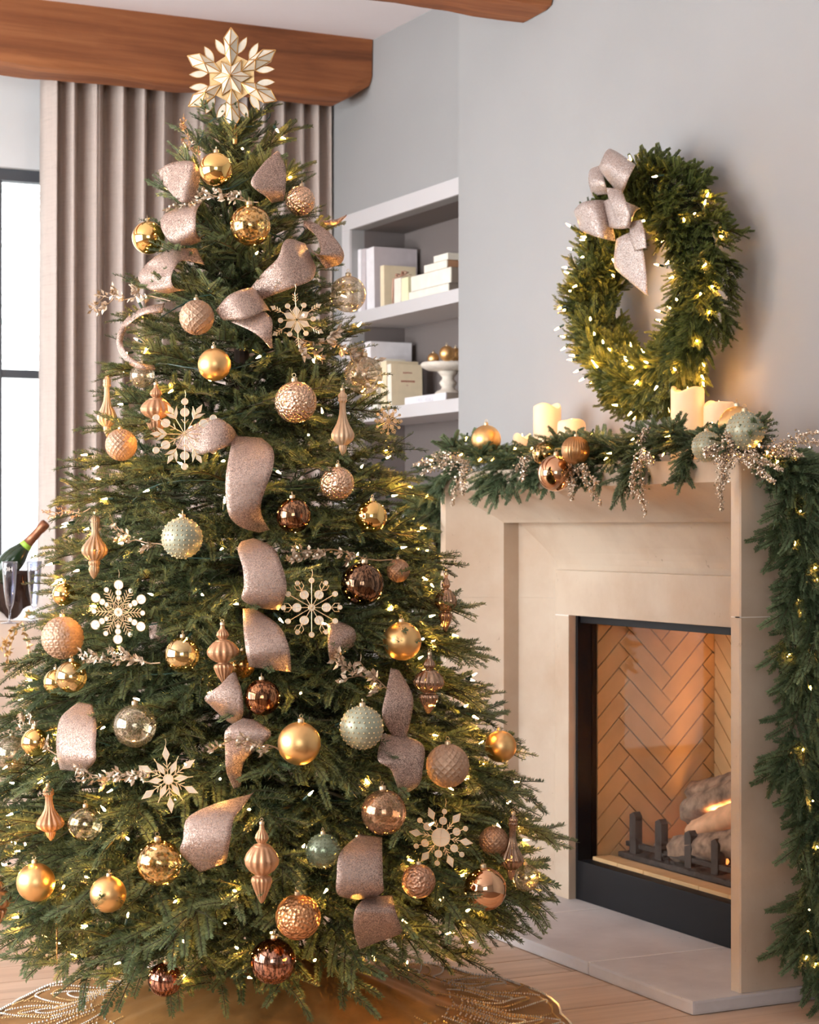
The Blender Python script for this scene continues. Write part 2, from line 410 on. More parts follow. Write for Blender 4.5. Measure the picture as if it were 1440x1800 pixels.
def fb(nm, x0, x1, y0, y1, z0, z1, m=None, bev=.003):
    return MB().box(x0-XB, x1-XB, y0-FC, y1-FC, z0-HZ, z1-HZ, bev=bev).build(nm, m or M['stone'], fp)
OPW = FH-.388; OPT = .964; XI = 3.325
fb('lintel', XI, 3.41, FC-FH+.301, FC+FH-.301, OPT+.0015, 1.112)
fb('inner_leg', XI, 3.37, FC-FH+.301, FC-OPW, HZ, OPT-.0015); fb('inner_leg', XI, 3.37, FC+OPW, FC+FH-.301, HZ, OPT-.0015)
M['mjoint'] = mat('pale_joint_mortar', lin(236, 226, 216), .8)
fb('mortar_joint', X0-.0006, XB-.003, YN-.0006, YN+.02, 1.0155, 1.0185, M['mjoint'], 0); fb('mortar_joint', X0-.0006, X0+.02, YN+.001, YN+.039, 1.0155, 1.0185, M['mjoint'], 0)
for y0_, y1_ in ((FC-FH+.301, FC-OPW), (FC+OPW, FC+FH-.301)): fb('mortar_joint', XI+.001, 3.36, y0_+.0005, y1_-.0005, OPT-.002, OPT+.002, M['mjoint'], 0)
fb('mantel_fill', 3.37, XB-.002, FC-FH+.02, FC+FH-.02, 1.18, 1.40, None, 0)
# firebox
fx = thing('firebox', 'firebox lined with tan herringbone firebrick behind a black metal frame', 'firebox', (3.40, FC, HZ))
def xb(nm, x0, x1, y0, y1, z0, z1, m, bev=.002):
    return MB().box(x0-3.40, x1-3.40, y0-FC, y1-FC, z0-HZ, z1-HZ, bev=bev).build(nm, m, fx)
FBX1 = 3.90; FZ = .172; BT = .94
xb('frame_side', 3.352, 3.425, FC+OPW-.012, FC+OPW+.02, HZ, OPT, M['black']); xb('frame_side', 3.352, 3.425, FC-OPW-.02, FC-OPW+.012, HZ, OPT, M['black'])
xb('frame_top', 3.362, 3.425, FC-OPW+.012, FC+OPW-.012, BT, OPT, M['black'])
xb('frame_bottom', 3.352, 3.40, FC-OPW+.012, FC+OPW-.012, HZ+.001, .166, M['black'])
M['mortar'] = mat('firebrick_mortar', lin(120, 92, 66), .9)
M['brick'] = mat('tan_firebrick', lin(222, 186, 136), .8, noise=(9, .1), nb=.15)
xb('side_wall', 3.426, FBX1, FC+OPW, FC+OPW+.02, .05, 1.0, M['mortar'], 0); xb('side_wall', 3.426, FBX1, FC-OPW-.02, FC-OPW, .05, 1.0, M['mortar'], 0)
xb('back_wall', FBX1, FBX1+.02, FC-OPW-.02, FC+OPW+.02, .05, 1.0, M['mortar'], 0)
xb('firebox_ceiling', 3.42, FBX1, FC-OPW, FC+OPW, .985, 1.0, M['mortar'], 0)
xb('firebox_floor', 3.42, FBX1, FC-OPW, FC+OPW, .10, FZ-.012, M['mortar'], 0)
def clip(poly, u0, u1, v0, v1):
    for ax, lim, sg in ((0, u0, 1), (0, u1, -1), (1, v0, 1), (1, v1, -1)):
        out = []
        for i in range(len(poly)):
            a, b2 = poly[i], poly[(i+1) % len(poly)]
            da, db = sg*(a[ax]-lim), sg*(b2[ax]-lim)
            if da >= 0: out.append(a)
            if (da >= 0) != (db >= 0):
                t = da/(da-db); out.append((a[0]+(b2[0]-a[0])*t, a[1]+(b2[1]-a[1])*t))
        poly = out
        if len(poly) < 3: return []
    return poly
def parea(p): return abs(sum(p[i][0]*p[(i+1) % len(p)][1]-p[(i+1) % len(p)][0]*p[i][1] for i in range(len(p))))/2
def herring(u0, u1, v0, v1, fn, ou, ov):
    Wb, n4, g = .0585, 4, .0016; c45 = math.sqrt(.5)
    for i in range(-30, 31):
        for j in range(-30, 31):
            t = (i-j) % (2*n4)
            if t == 0: r = (i, j, i+n4, j+1)
            elif t == 2*n4-1: r = (i, j, i+1, j+n4)
            else: continue
            a, b2, c2, d = (r[0]*Wb+g, r[1]*Wb+g, r[2]*Wb-g, r[3]*Wb-g)
            pol = [((x-y)*c45+ou, (x+y)*c45+ov) for x, y in ((a, b2), (c2, b2), (c2, d), (a, d))]
            pol = clip(pol, u0, u1, v0, v1)
            if len(pol) < 3 or parea(pol) < 3e-4: continue
            cx = sum(p[0] for p in pol)/len(pol); cy = sum(p[1] for p in pol)/len(pol)
            inn = [(cx+(p[0]-cx)*.975, cy+(p[1]-cy)*.975) for p in pol]; k = len(pol); dd = .009+rng.uniform(-.001, .001)
            vs = [fn(p[0], p[1], 0) for p in pol]+[fn(p[0], p[1], dd-.002) for p in pol]+[fn(p[0], p[1], dd) for p in inn]
            fs = [tuple(range(2*k, 3*k))]+[(q*k+e, q*k+(e+1) % k, (q+1)*k+(e+1) % k, (q+1)*k+e) for q in (0, 1) for e in range(k)]
            MB().add(vs, fs).build('brick', M['brick'], fx)
herring(3.43, FBX1, FZ-.01, .985, lambda u, v, w: (u-3.40, OPW-w, v-HZ), 3.7205, .50)
herring(FC-OPW+.01, FC+OPW-.01, FZ-.01, .985, lambda u, v, w: (FBX1-3.40-w, u-FC, v-HZ), FC, .50)
for k in range(6):
    a = FC-OPW+.012+k*.1515; xb('ledge_brick', 3.405, 3.475, a, a+.1495, FZ-.012, FZ+.004, M['brick'])
xb('glass_pane', 3.404, 3.407, FC-OPW+.012, FC+OPW-.012, .166, BT, M['fireglass'], 0)
# burner tray, grate, logs
M['tray'] = mat('dark_burner_tray', lin(62, 54, 50), .7, .2, noise=(60, .4), nb=.4)
M['bark'] = mat('charred_bark', lin(150, 128, 110), .95, noise=(26, .6), nb=1.0)
M['logwood'] = mat('split_log_wood', lin(230, 184, 146), .85, noise=(18, .25), nb=.6)
gr = thing('fire_grate', 'dark cast iron grate bars holding the logs inside the firebox', 'grate', (3.60, FC, FZ))
MB().box(-.11, .26, -.40, .43, .001, .018, bev=.004).build('tray', M['tray'], gr)
M['iron'] = mat('grate_iron', lin(66, 58, 54), .6, .4)
def hitx(px, x):          # point of the vertical plane x=const seen at pixel column px -> y
    u = (px-720)/FPX; return x*(CY-SY*u)/(SY+CY*u)
for px, xx, hh in ((1118, 3.52, .125), (1163, 3.525, .12), (1215, 3.53, .105), (1262, 3.53, .10), (1318, 3.53, .10), (1380, 3.53, .10)):
    y = hitx(px, xx)-FC
    MB().prism([(-.018, 0), (.018, 0), (.018, hh), (-.004, hh+.010), (-.018, hh-.004)], -.013, .013, lambda u, v, w_: (xx-3.60+w_, y+u, .018+v)).build('grate_bar', M['iron'], gr)
    MB().box(xx-3.60, .22, y-.007, y+.007, .018, .034, bev=.002).build('grate_rail', M['iron'], gr)
MB().box(-.08, -.062, -.40, .43, .034, .05, bev=.002).build('cross_bar', M['iron'], gr)
def log(p0, p1, r0, r1, label, seed, split=False):
    rr = random.Random(seed); p0, p1 = Vector(p0), Vector(p1); d = p1-p0
    t = thing('log', label, 'log', p0, 'ceramic logs in the firebox')
    n, k = 20, 18; a = d.normalized(); u = a.orthogonal().normalized(); v = a.cross(u); vs = []
    bumps = [rr.uniform(.88, 1.1) for _ in range(k)]
    for i in range(n+1):
        s = i/n; c = d*s+u*.006*math.sin(s*7+seed)
        for j in range(k):
            q = 2*PI*j/k; R = (r0+(r1-r0)*s)*bumps[j]*(1+rr.uniform(-.06, .06))
            off = u*math.cos(q)*R+v*math.sin(q)*R
            vs.append(c+off)
    fs = [(i*k+j, i*k+(j+1) % k, (i+1)*k+(j+1) % k, (i+1)*k+j) for i in range(n) for j in range(k)]
    MB().add(vs, fs).build('bark', M['logwood'] if split else M['bark'], t, smooth=True)
    for i in (0, n):
        cc = sum((Vector(vs[i*k+j]) for j in range(k)), Vector())/k+a*(-.004 if i == 0 else .004)
        MB().add([vs[i*k+j] for j in range(k)]+[cc], [(j, (j+1) % k, k) for j in range(k)]).build('cut_end', M['logwood'], t)
def fp_pt(px, py, x):
    y = hitx(px, x); z = y*CY+x*SY; return (x, y, CAMH+(HORIZON-py)/FPX*z)
log(fp_pt(1192, 1490, 3.56), fp_pt(1500, 1470, 3.58), .042, .045, 'dark barked log lying low at the front of the grate', 1)
log(fp_pt(1165, 1492, 3.66), fp_pt(1330, 1500, 3.72), .038, .04, 'short charred log end at the left of the grate', 2)
log(fp_pt(1213, 1428, 3.66), fp_pt(1420, 1340, 3.70), .042, .045, 'barked log with pale cut end leaning up over the others', 3)
log(fp_pt(1225, 1465, 3.60), fp_pt(1400, 1385, 3.66), .045, .05, 'split pale wood log leaning across the middle', 4, True)
log(fp_pt(1225, 1400, 3.80), fp_pt(1400, 1350, 3.80), .05, .05, 'dark log at the back of the fire', 5)
def glowmat(name, col, s):
    m, nt, b, out = newmat(name); nt.nodes.remove(b); e = N(nt, 'ShaderNodeEmission'); e.inputs['Color'].default_value = col; e.inputs['Strength'].default_value = s
    nt.links.new(e.outputs[0], out.inputs['Surface']); return m
M['flame'] = glowmat('flame_orange', (1, .28, .06, 1), 2.2); M['ember'] = glowmat('ember_glow', (1, .18, .04, 1), 2.0); M['flameblue'] = glowmat('flame_blue', (.22, .22, .85, 1), .55)
def flame(px, py, x, s, m, label):
    p = Vector(fp_pt(px, py, x)); mb = MB(); pr = []
    for k in range(9):
        t = k/8; pr.append((max(.0006, s*.34*math.sin(PI*min(1, t*1.08+.06))*(1-t*.55)), s*t*1.3))
    mb.lathe(pr, 8); 
    for i, v in enumerate(mb.v): mb.v[i] = (v[0]+.15*s*math.sin(v[2]/s*3), v[1], v[2])
    o = mb.build('flame', m, smooth=True); o.location = p; tag(o, label, 'flame', 'small gas flames at the logs')
flame(1196, 1512, 3.575, .022, M['flame'], 'small orange flame licking the front log, leftmost'); flame(1206, 1506, 3.59, .028, M['flameblue'], 'small blue flame beside the leftmost orange flame')
flame(1236, 1508, 3.575, .02, M['flame'], 'small orange flame right of the third grate bar'); flame(1243, 1502, 3.60, .03, M['flameblue'], 'small blue flame behind the third grate bar')
flame(1278, 1520, 3.575, .02, M['flame'], 'small orange flame near the near stone leg')
for k in range(14):
    p = fp_pt(1190+k*12+rng.uniform(-4, 4), 1516+rng.uniform(-4, 4), 3.58)
    o = MB().ball(.007+rng.random()*.006, 6, 4).build('ember', M['ember'] if k % 3 == 0 else M['tray']); o.location = (p[0], p[1], FZ+.024); tag(o, 'small coal among the embers under the logs', 'ember', 'embers under the logs')
l = bpy.data.lights.new('fire_glow', 'AREA'); l.energy = 22.0; l.color = (1, .45, .15); l.shape = 'RECTANGLE'; l.size = .55; l.size_y = .12
o = bpy.data.objects.new('fire_glow', l); COL.objects.link(o); o.location = (3.68, FC-.15, .34); o.rotation_euler = (PI, 0, PI/2)
# ============================================================ FOLIAGE
def leafmat(name, dark, light, trans=.25):
    m, nt, b, out = newmat(name)
    b.inputs['Roughness'].default_value = .42; b.inputs['Specular IOR Level'].default_value = .45
    oi = nt.nodes.new('ShaderNodeObjectInfo'); ge = nt.nodes.new('ShaderNodeNewGeometry')
    at = nt.nodes.new('ShaderNodeAttribute'); at.attribute_name = 'tw'
    a = N(nt, 'ShaderNodeMath', operation='MULTIPLY'); nt.links.new(oi.outputs['Random'], a.inputs[0]); a.inputs[1].default_value = .2
    a2 = N(nt, 'ShaderNodeMath', operation='MULTIPLY_ADD'); nt.links.new(at.outputs['Fac'], a2.inputs[0]); a2.inputs[1].default_value = .58; nt.links.new(a.outputs[0], a2.inputs[2])
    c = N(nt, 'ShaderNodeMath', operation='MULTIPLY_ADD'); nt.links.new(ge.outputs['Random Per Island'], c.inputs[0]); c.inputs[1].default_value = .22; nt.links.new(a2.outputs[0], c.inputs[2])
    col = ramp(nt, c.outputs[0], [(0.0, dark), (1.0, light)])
    nt.links.new(col, b.inputs['Base Color'])
    tr = nt.nodes.new('ShaderNodeBsdfTranslucent'); nt.links.new(col, tr.inputs['Color'])
    mx = nt.nodes.new('ShaderNodeMixShader'); mx.inputs[0].default_value = trans
    nt.links.new(b.outputs[0], mx.inputs[1]); nt.links.new(tr.outputs[0], mx.inputs[2]); nt.links.new(mx.outputs[0], out.inputs['Surface'])
    return m
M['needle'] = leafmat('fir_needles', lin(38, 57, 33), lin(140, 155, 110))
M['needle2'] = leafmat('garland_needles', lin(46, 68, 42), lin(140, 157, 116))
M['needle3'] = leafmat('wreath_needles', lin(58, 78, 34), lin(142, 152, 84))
M['stem'] = mat('fir_stem', lin(66, 62, 40), .8)
class Fol:                      # needle-bearing branch as arrays
    def __init__(s): s.v = []; s.q = []; s.m = []; s.t = []
    def stem(s, pts, r0, r1, n=4):
        L = len(pts); o = len(s.v)
        for i, p in enumerate(pts):
            t = (pts[min(i+1, L-1)]-pts[max(0, i-1)]).normalized(); a = t.orthogonal().normalized(); b = t.cross(a); r = r0+(r1-r0)*i/(L-1)
            for k in range(n): q = 2*PI*k/n; s.v.append(p+a*math.cos(q)*r+b*math.sin(q)*r)
        for i in range(L-1):
            for k in range(n): s.q.append((o+i*n+k, o+i*n+(k+1) % n, o+(i+1)*n+(k+1) % n, o+(i+1)*n+k)); s.m.append(1); s.t.append(.5)
    def twig(s, p0, d, up, L, r, nl=.024, nw=.0015, step=.0036, curl=.25, full=1.0):
        tv = r.random(); d = d.normalized(); n = max(5, int(L/step)); pts = []; p = p0.copy(); dd = d.copy()
        for i in range(n+1):
            pts.append(p.copy()); dd = (dd+Vector((0, 0, -curl/n))).normalized(); p = p+dd*(L/n)
        st = max(1, n//5)
        s.stem(pts[::st]+([pts[-1]] if (n % st) else []), .0017, .0008)
        for i in range(n+1):
            t = i/n; T = (pts[min(i+1, n)]-pts[max(0, i-1)]).normalized()
            side = T.cross(up)
            if side.length < 1e-4: side = T.orthogonal()
            side.normalize(); nrm = side.cross(T)
            ln = nl*(.62+.38*math.sin(PI*min(1, .25+t*.72)))*r.uniform(.85, 1.1)
            angs = [(1, r.uniform(-.05, .35)), (-1, r.uniform(-.05, .35))]
            if r.random() < .75*full: angs.append((1, r.uniform(.6, 1.35)))
            if r.random() < .75*full: angs.append((-1, r.uniform(.6, 1.35)))
            if r.random() < .3*full: angs.append((r.choice((-1, 1)), r.uniform(-.9, -.3)))
            fw = .45+.5*t
            for sg, el in angs:
                nd = (side*sg*math.cos(el)+nrm*math.sin(el)+T*(fw+r.uniform(-.12, .12))).normalized()
                wd = nd.cross(nrm if abs(nd.dot(nrm)) < .9 else T).normalized()*nw
                b0 = pts[i]; o = len(s.v)
                s.v += [b0, b0+nd*ln*.5+wd, b0+nd*ln, b0+nd*ln*.5-wd]; s.q.append((o, o+1, o+2, o+3)); s.m.append(0); s.t.append(tv*.72+.28*t)
    def arrays(s): return np.array([tuple(v) for v in s.v], np.float32), np.array(s.q, np.int32), np.array(s.m, np.int32), np.array(s.t, np.float32)
def npmesh(name, V, Q, Mi, Tw, mats):
    me = bpy.data.meshes.new(name)
    me.vertices.add(len(V)); me.vertices.foreach_set('co', V.ravel())
    me.loops.add(Q.size); me.loops.foreach_set('vertex_index', Q.ravel())
    me.polygons.add(len(Q)); me.polygons.foreach_set('loop_start', np.arange(0, Q.size, 4, dtype=np.int32)); me.polygons.foreach_set('loop_total', np.full(len(Q), 4, np.int32))
    for m in mats: me.materials.append(m)
    me.polygons.foreach_set('material_index', Mi); me.update(calc_edges=True)
    at = me.attributes.new('tw', 'FLOAT', 'FACE'); at.data.foreach_set('value', Tw); return me
def make_branch(seed, L=.36, ntw=11, tl=.12, full=1.0, spread=.55, step=.0036, nl=.024, nw=.0015, s0=.30):
    r = random.Random(seed); f = Fol(); up = Vector((0, 0, 1))
    pts = []; 
    for i in range(9):
        t = i/8; pts.append(Vector((.012*math.sin(t*4+seed), L*t, -.03*t*t+.012*math.sin(t*3))))
    f.stem(pts, .004, .0016)
    at = lambda t: pts[min(7, int(t*8))].lerp(pts[min(8, int(t*8)+1)], t*8-int(t*8)) if t < 1 else pts[8]
    for k in range(ntw):
        t = s0+(1-s0-.04)*(k+.5*r.random())/ntw; sg = 1 if k % 2 else -1
        ang = r.uniform(.65, .95)*(1-.35*t); el = r.uniform(-spread*.6, spread)
        d = Vector((sg*math.sin(ang)*math.cos(el), math.cos(ang), math.sin(el)*.9))
        f.twig(at(t), d, (up+Vector((r.uniform(-.4, .4), 0, 0))).normalized(), tl*(1.15-.55*t)*r.uniform(.85, 1.15), r, nl, nw, step, r.uniform(.1, .45), full)
    f.twig(at(.55), Vector((.04, 1, .02)), up, L*.5, r, nl, nw, step, .22, full)
    return f.arrays()
rb = random.Random(77)
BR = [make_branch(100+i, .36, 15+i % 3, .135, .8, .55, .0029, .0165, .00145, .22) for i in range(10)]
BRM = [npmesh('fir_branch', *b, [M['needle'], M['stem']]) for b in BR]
COARSE = [make_branch(200+i, .34, 12, .13, .5, .6, .0052, .018, .0019) for i in range(4)]

# ------------------------------------------------------------ tree layout
TZ = 5.0
def axpx(py): return 410+(py-130)*.030
def RAD(h):
    if h > 2.30: return max(.03, .118*(2.47-h)/.17)
    if h < .42: return max(.25, .765-(.42-h)*1.0)
    return .118+(2.30-h)*.344
def tree_depth(px, py, off=0.0, k=.94):
    z = TZ-.4
    for _ in range(6):
        h = CAMH+(HORIZON-py)/FPX*z; R = RAD(h)*k; s = (px-axpx(py))*z/FPX
        z = TZ-math.sqrt(max(R*R-s*s, (.22*R)**2))
    return z-off
def onTree(px, py, off=0.0): return P(px, py, tree_depth(px, py, off))
TBASE = P(axpx(1800), HORIZON+CAMH*FPX/TZ, TZ); TBASE.z = 0
def axis_pt(h):
    py = HORIZON-(h-CAMH)*FPX/TZ; return P(axpx(py), py, TZ)
# ornament / ribbon tables are needed first: branches give way to what hangs in front of them
# (px, py, r px, type, off, phrase)
BAUBLES = [
 (380,298,30,'mirror',.05,'mirror gold glass bauble just below the snowflake topper'),
 (261,418,29,'mirror',.0,'mirror gold bauble half hidden at the left edge under the upper ribbon loops'),
 (440,396,36,'mercury',.05,'speckled gold mercury glass bauble near the top centre of the tree'),
 (528,353,26,'hammer',.0,'bronze hammered bauble lit by a bulb at the upper right of the tree'),
 (612,517,32,'crackle',.0,'clear crackle glass bauble in front of the upper bookshelf'),
 (346,558,30,'petal',.05,'champagne bauble embossed with petals below the upper left ribbons'),
 (377,641,29,'satin',.05,'small satin gold bauble on the upper half, below the petal embossed one'),
 (520,707,37,'hammer',.05,'large champagne hammered bauble on the upper half of the tree'),
 (639,660,34,'crackle',.02,'clear crackle glass bauble beside the cream books on the lower shelf'),
 (213,782,27,'diamond',.0,'champagne diamond embossed bauble half hidden at the left edge of the tree'),
 (593,850,30,'hammer',.05,'smaller champagne hammered bauble right of the long hanging ribbon'),
 (516,906,31,'streak',.05,'bronze streaked glass bauble right of the long hanging ribbon'),
 (653,908,28,'mirror',.01,'mirror gold bauble half covered by a branch at the right middle'),
 (320,946,36,'green',.06,'sage green dotted bauble left of the ribbon column'),
 (637,1027,38,'streakd',.05,'large dark bronze streaked glass bauble at the right middle of the tree'),
 (700,1003,20,'diamond',-.02,'small embossed bauble peeking out at the right edge, beside the dark bronze one'),
 (110,1121,36,'flower',.03,'champagne bauble embossed with tiny flowers at the left edge of the tree'),
 (112,1045,20,'mirror',-.02,'mirror gold bauble peeking out above the flower embossed bauble'),
 (125,1190,28,'goldglass',.02,'pale gold glass bauble directly below the flower embossed bauble'),
 (100,1200,24,'mirror',-.05,'mirror gold bauble behind the pale gold one at the left edge'),
 (320,1151,31,'goldglass',.05,'pale gold glass bauble left of the double finial at mid height'),
 (424,1168,25,'crackleg',-.02,'gold crackle bauble tucked behind the double finial'),
 (461,1226,32,'streakc',.06,'copper streaked glass bauble at the centre of the lower half'),
 (237,1276,38,'crackle',.04,'large clear crackle glass bauble right of the leftmost ribbon'),
 (526,1307,38,'satin',.08,'large satin gold bauble at the centre of the lower half'),
 (636,1279,38,'green',.08,'sage green dotted bauble with brass dots right of the large satin gold one'),
 (707,1127,34,'satin',.01,'satin gold bauble partly covered by branches at the right'),
 (787,1346,37,'diamond',.04,'champagne diamond embossed bauble at the lower right'),
 (880,1312,28,'satin',.02,'satin gold bauble at the right tip of the tree, in front of the fireplace'),
 (675,1428,40,'cracklep',.07,'rosy crackle glass bauble above the lower right ribbons'),
 (150,1449,31,'mercuryc',.04,'clear mercury glass bauble at the lower left'),
 (280,1517,40,'mercury',.07,'large speckled mercury glass bauble at the lower left'),
 (568,1496,30,'greenglass',.04,'green glass bauble with dimpled dots near the double finial at the bottom'),
 (736,1549,30,'hammerd',.03,'brown hammered bauble under the lower right snowflake'),
 (524,1612,40,'hammerc',.02,'copper crinkled bauble half covered by branches near the bottom'),
 (480,1690,40,'streakp',.07,'rose copper streaked glass bauble hanging lowest at the centre'),
 (290,1722,30,'streakp',.10,'rose copper streaked bauble hanging alone over the tree skirt'),
 (63,1551,34,'satin',.03,'satin gold bauble at the lower left corner of the tree'),
 (190,1572,32,'satin',.05,'satin gold bauble beneath the clear mercury one at the lower left'),
 (853,1563,38,'mirrorp',.05,'champagne mirror bauble over the hearth at the lower right'),
 (925,1543,24,'crackle',.0,'small clear speckled bauble at the far right tip over the hearth'),
 (868,1478,25,'diamond',-.03,'bronze embossed bauble behind the ribbed glass drop at the right'),
 (22,1325,31,'crackle',.0,'clear glass bauble at the left edge of the photo'),
 (62,1305,25,'mirror',.03,'mirror gold bauble with a glittery sprig at the left edge'),
 (250,660,22,'crackle',-.04,'clear glass bauble behind the thin ribbon loop at the left'),
]
FINIALS = [   # px, top py, bottom py, half width px, type
 (603,686,802,21,'onion',.05,'champagne ribbed onion drop ornament in front of the shelves'),
 (275,676,770,28,'double',.05,'copper double gourd finial ornament at the upper left'),
 (188,660,768,18,'onion',.0,'tan ribbed onion drop ornament hanging against the curtain'),
 (165,903,1018,24,'spindle',.04,'bronze ribbed spindle finial at the left middle of the tree'),
 (394,1098,1203,29,'double',.06,'copper double gourd finial ornament at the centre left'),
 (753,1150,1256,28,'double',.03,'dusky glass double gourd finial at the right in front of the fireplace'),
 (90,1380,1478,25,'onion',.03,'copper ribbed onion drop ornament at the lower left'),
 (460,1447,1588,31,'double',.09,'large copper double gourd finial ornament at the bottom centre'),
 (898,1430,1548,22,'onion',.03,'ribbed champagne glass drop ornament at the lower right tip'),
 (783,1010,1112,20,'double',-.02,'dusky glass finial half hidden at the right edge of the tree'),
 (-2,1545,1625,28,'double',.0,'copper finial cut off by the left edge of the photo'),
]
FLAKES = [(522,562,48,'A',.06,'gold wire snowflake with six faceted petals on the upper right'), (325,763,62,'B',.07,'gold wire snowflake with leaf shapes in front of a draped ribbon'),
          (208,1076,60,'C',.07,'white disc snowflake with fishbone arms at the left'), (548,1068,52,'D',.07,'gold wire snowflake of round discs right of the ribbon column'),
          (296,1370,56,'E',.08,'pale gold snowflake of diamond shapes at the lower left'), (775,1472,55,'F',.07,'snowflake with a large centre disc and diamonds at the lower right'),
          (683,740,24,'D',.0,'small wire snowflake tip peeking out against the shelf')]
RIBBONS = [
 ('silvery glitter ribbon loop left of the topmost gold bauble', [(279,299,284,320,.02),(302,286,296,334,.05),(338,284,318,355,.05),(353,305,345,352,.0)]),
 ('curled glitter ribbon loop, second from the top at the left', [(322,362,356,355,-.02),(288,378,346,370,.06),(284,402,344,396,.07),(303,427,347,412,.04),(335,431,358,424,-.03)]),
 ('glitter ribbon loop left of centre, lowest of the three upper left loops', [(346,437,360,466,-.05),(300,438,322,458,.02),(262,460,308,470,.07),(243,488,301,488,.08),(264,509,306,505,.06),(296,516,324,510,.0)]),
 ('thin ribbon loop seen edge-on at the left outline of the tree', [(290,533,286,550,-.05),(252,541,254,553,.0),(222,560,230,568,.03),(206,590,217,592,.05),(208,615,218,612,.05),(222,636,230,628,.03),(246,649,252,640,.0),(274,651,272,642,-.05)]),
 ('brown glitter ribbon point right of the topmost gold bauble', [(487,266,492,268,.03),(463,287,502,297,.06),(441,322,502,328,.06),(468,346,500,346,.03),(478,357,498,353,-.02)]),
 ('curled glitter ribbon at the upper right outline of the tree', [(534,388,534,398,-.04),(558,394,554,413,.02),(586,416,563,434,.06),(604,444,561,448,.07),(598,464,550,444,.05),(572,472,546,436,-.02)]),
 ('wide glitter ribbon sweeping diagonally right of centre', [(436,512,452,530,-.04),(462,480,488,516,.03),(488,454,520,504,.07),(503,421,548,492,.07),(536,428,556,470,-.02)]),
 ('glitter ribbon fold pointing left at the upper middle', [(379,546,392,563,.03),(403,519,430,561,.07),(438,506,467,546,.05),(452,512,476,548,-.03)]),
 ('glitter ribbon tail hanging below the folded ribbon at the upper middle', [(406,566,462,545,.03),(438,580,478,562,.06),(460,595,478,588,.06),(476,613,479,611,.03)]),
 ('glitter ribbon draped behind the leafy wire snowflake', [(307,772,312,788,.0),(340,748,345,797,.04),(375,733,370,795,.05),(405,748,400,785,.03),(418,766,413,780,-.04)]),
 ('long glitter ribbon hanging down the middle of the tree', [(410,766,460,770,-.02),(403,800,480,790,.06),(397,840,480,822,.09),(398,884,468,856,.08),(405,910,459,886,.06),(425,927,461,908,.02),(456,936,474,931,-.04)]),
 ('glitter ribbon section below the long hanging ribbon', [(424,952,446,946,-.03),(418,967,479,962,.05),(427,1000,495,992,.09),(429,1030,504,1030,.09),(426,1054,498,1058,.06),(458,1069,490,1072,-.02)]),
 ('glitter ribbon section left of the round disc snowflake', [(427,1070,447,1069,-.03),(428,1105,490,1100,.06),(433,1148,508,1138,.09),(439,1172,512,1181,.04)]),
 ('pale glitter ribbon point below the centre left finial', [(408,1182,414,1182,.05),(386,1205,425,1215,.08),(360,1226,428,1246,.07),(372,1242,425,1262,.03),(398,1266,414,1276,-.04)]),
 ('glitter ribbon left of the large satin gold bauble', [(428,1262,446,1265,.04),(397,1284,477,1290,.07),(396,1318,444,1322,.04),(398,1356,428,1344,.0),(411,1386,423,1382,-.05)]),
 ('broad glitter ribbon at the lower left of centre', [(438,1397,447,1392,-.05),(376,1414,426,1420,.04),(330,1438,411,1440,.08),(322,1475,406,1470,.09),(318,1500,401,1500,.07),(352,1533,398,1516,.03)]),
 ('pale glitter ribbon nearest the left edge of the photo', [(138,1234,162,1238,-.03),(108,1260,170,1274,.05),(100,1292,168,1310,.08),(100,1326,168,1336,.08),(106,1353,150,1357,.02)]),
 ('silvery ribbon loop right of the sage green bauble', [(687,1174,701,1178,.0),(679,1215,722,1214,.05),(672,1258,726,1242,.06),(690,1294,714,1300,.0)]),
 ('glitter ribbon under the sage green bauble at the right', [(672,1290,716,1294,.0),(664,1334,745,1312,.07),(686,1352,743,1352,.07),(698,1382,736,1380,.04),(700,1396,706,1398,-.02)]),
 ('copper glitter ribbon below the rosy crackle bauble', [(632,1466,672,1472,-.02),(598,1499,672,1499,.06),(592,1540,673,1545,.08),(594,1572,674,1566,.05),(628,1581,656,1578,-.02)]),
 ('lowest copper glitter ribbon tail near the floor', [(650,1574,690,1574,-.02),(628,1592,695,1600,.04),(621,1620,702,1620,.06),(624,1645,705,1640,.05),(632,1668,662,1656,.03)]),
 ('dark glitter ribbon in shadow right of the disc snowflake', [(576,1098,592,1090,-.04),(577,1140,622,1106,.0),(580,1165,626,1132,-.03)]),
 ('orange glowing ribbon glimpsed deep in the tree at the left', [(262,1102,268,1094,-.16),(264,1125,292,1096,-.14),(272,1132,296,1128,-.16)]),
 ('thin ribbon tip sticking out at the upper right outline', [(566,388,572,394,-.02),(590,386,592,394,.0),(610,377,609,380,.01)]),
]
OCC = [(b[0], b[1], b[2]+5, tree_depth(b[0], b[1], b[4])) for b in BAUBLES]
for f in FINIALS:
    for t in (.2, .5, .8): OCC.append((f[0], f[1]+(f[2]-f[1])*t, f[3]*.9, tree_depth(f[0], (f[1]+f[2])/2, f[5])))
for f in FLAKES: OCC.append((f[0], f[1], f[2]*.85, tree_depth(f[0], f[1], f[4])))
for _, secs in RIBBONS:
    for a, b2 in zip(secs, secs[1:]):
        cx = (a[0]+a[2]+b2[0]+b2[2])/4; cy = (a[1]+a[3]+b2[1]+b2[3])/4; r_ = .33*(math.hypot(a[0]-a[2], a[1]-a[3])+math.hypot(b2[0]-b2[2], b2[1]-b2[3]))
        OCC.append((cx, cy, r_, tree_depth(cx, cy, (a[4]+b2[4])/2)))
OCC.append((408, 138, 80, TZ-.03))
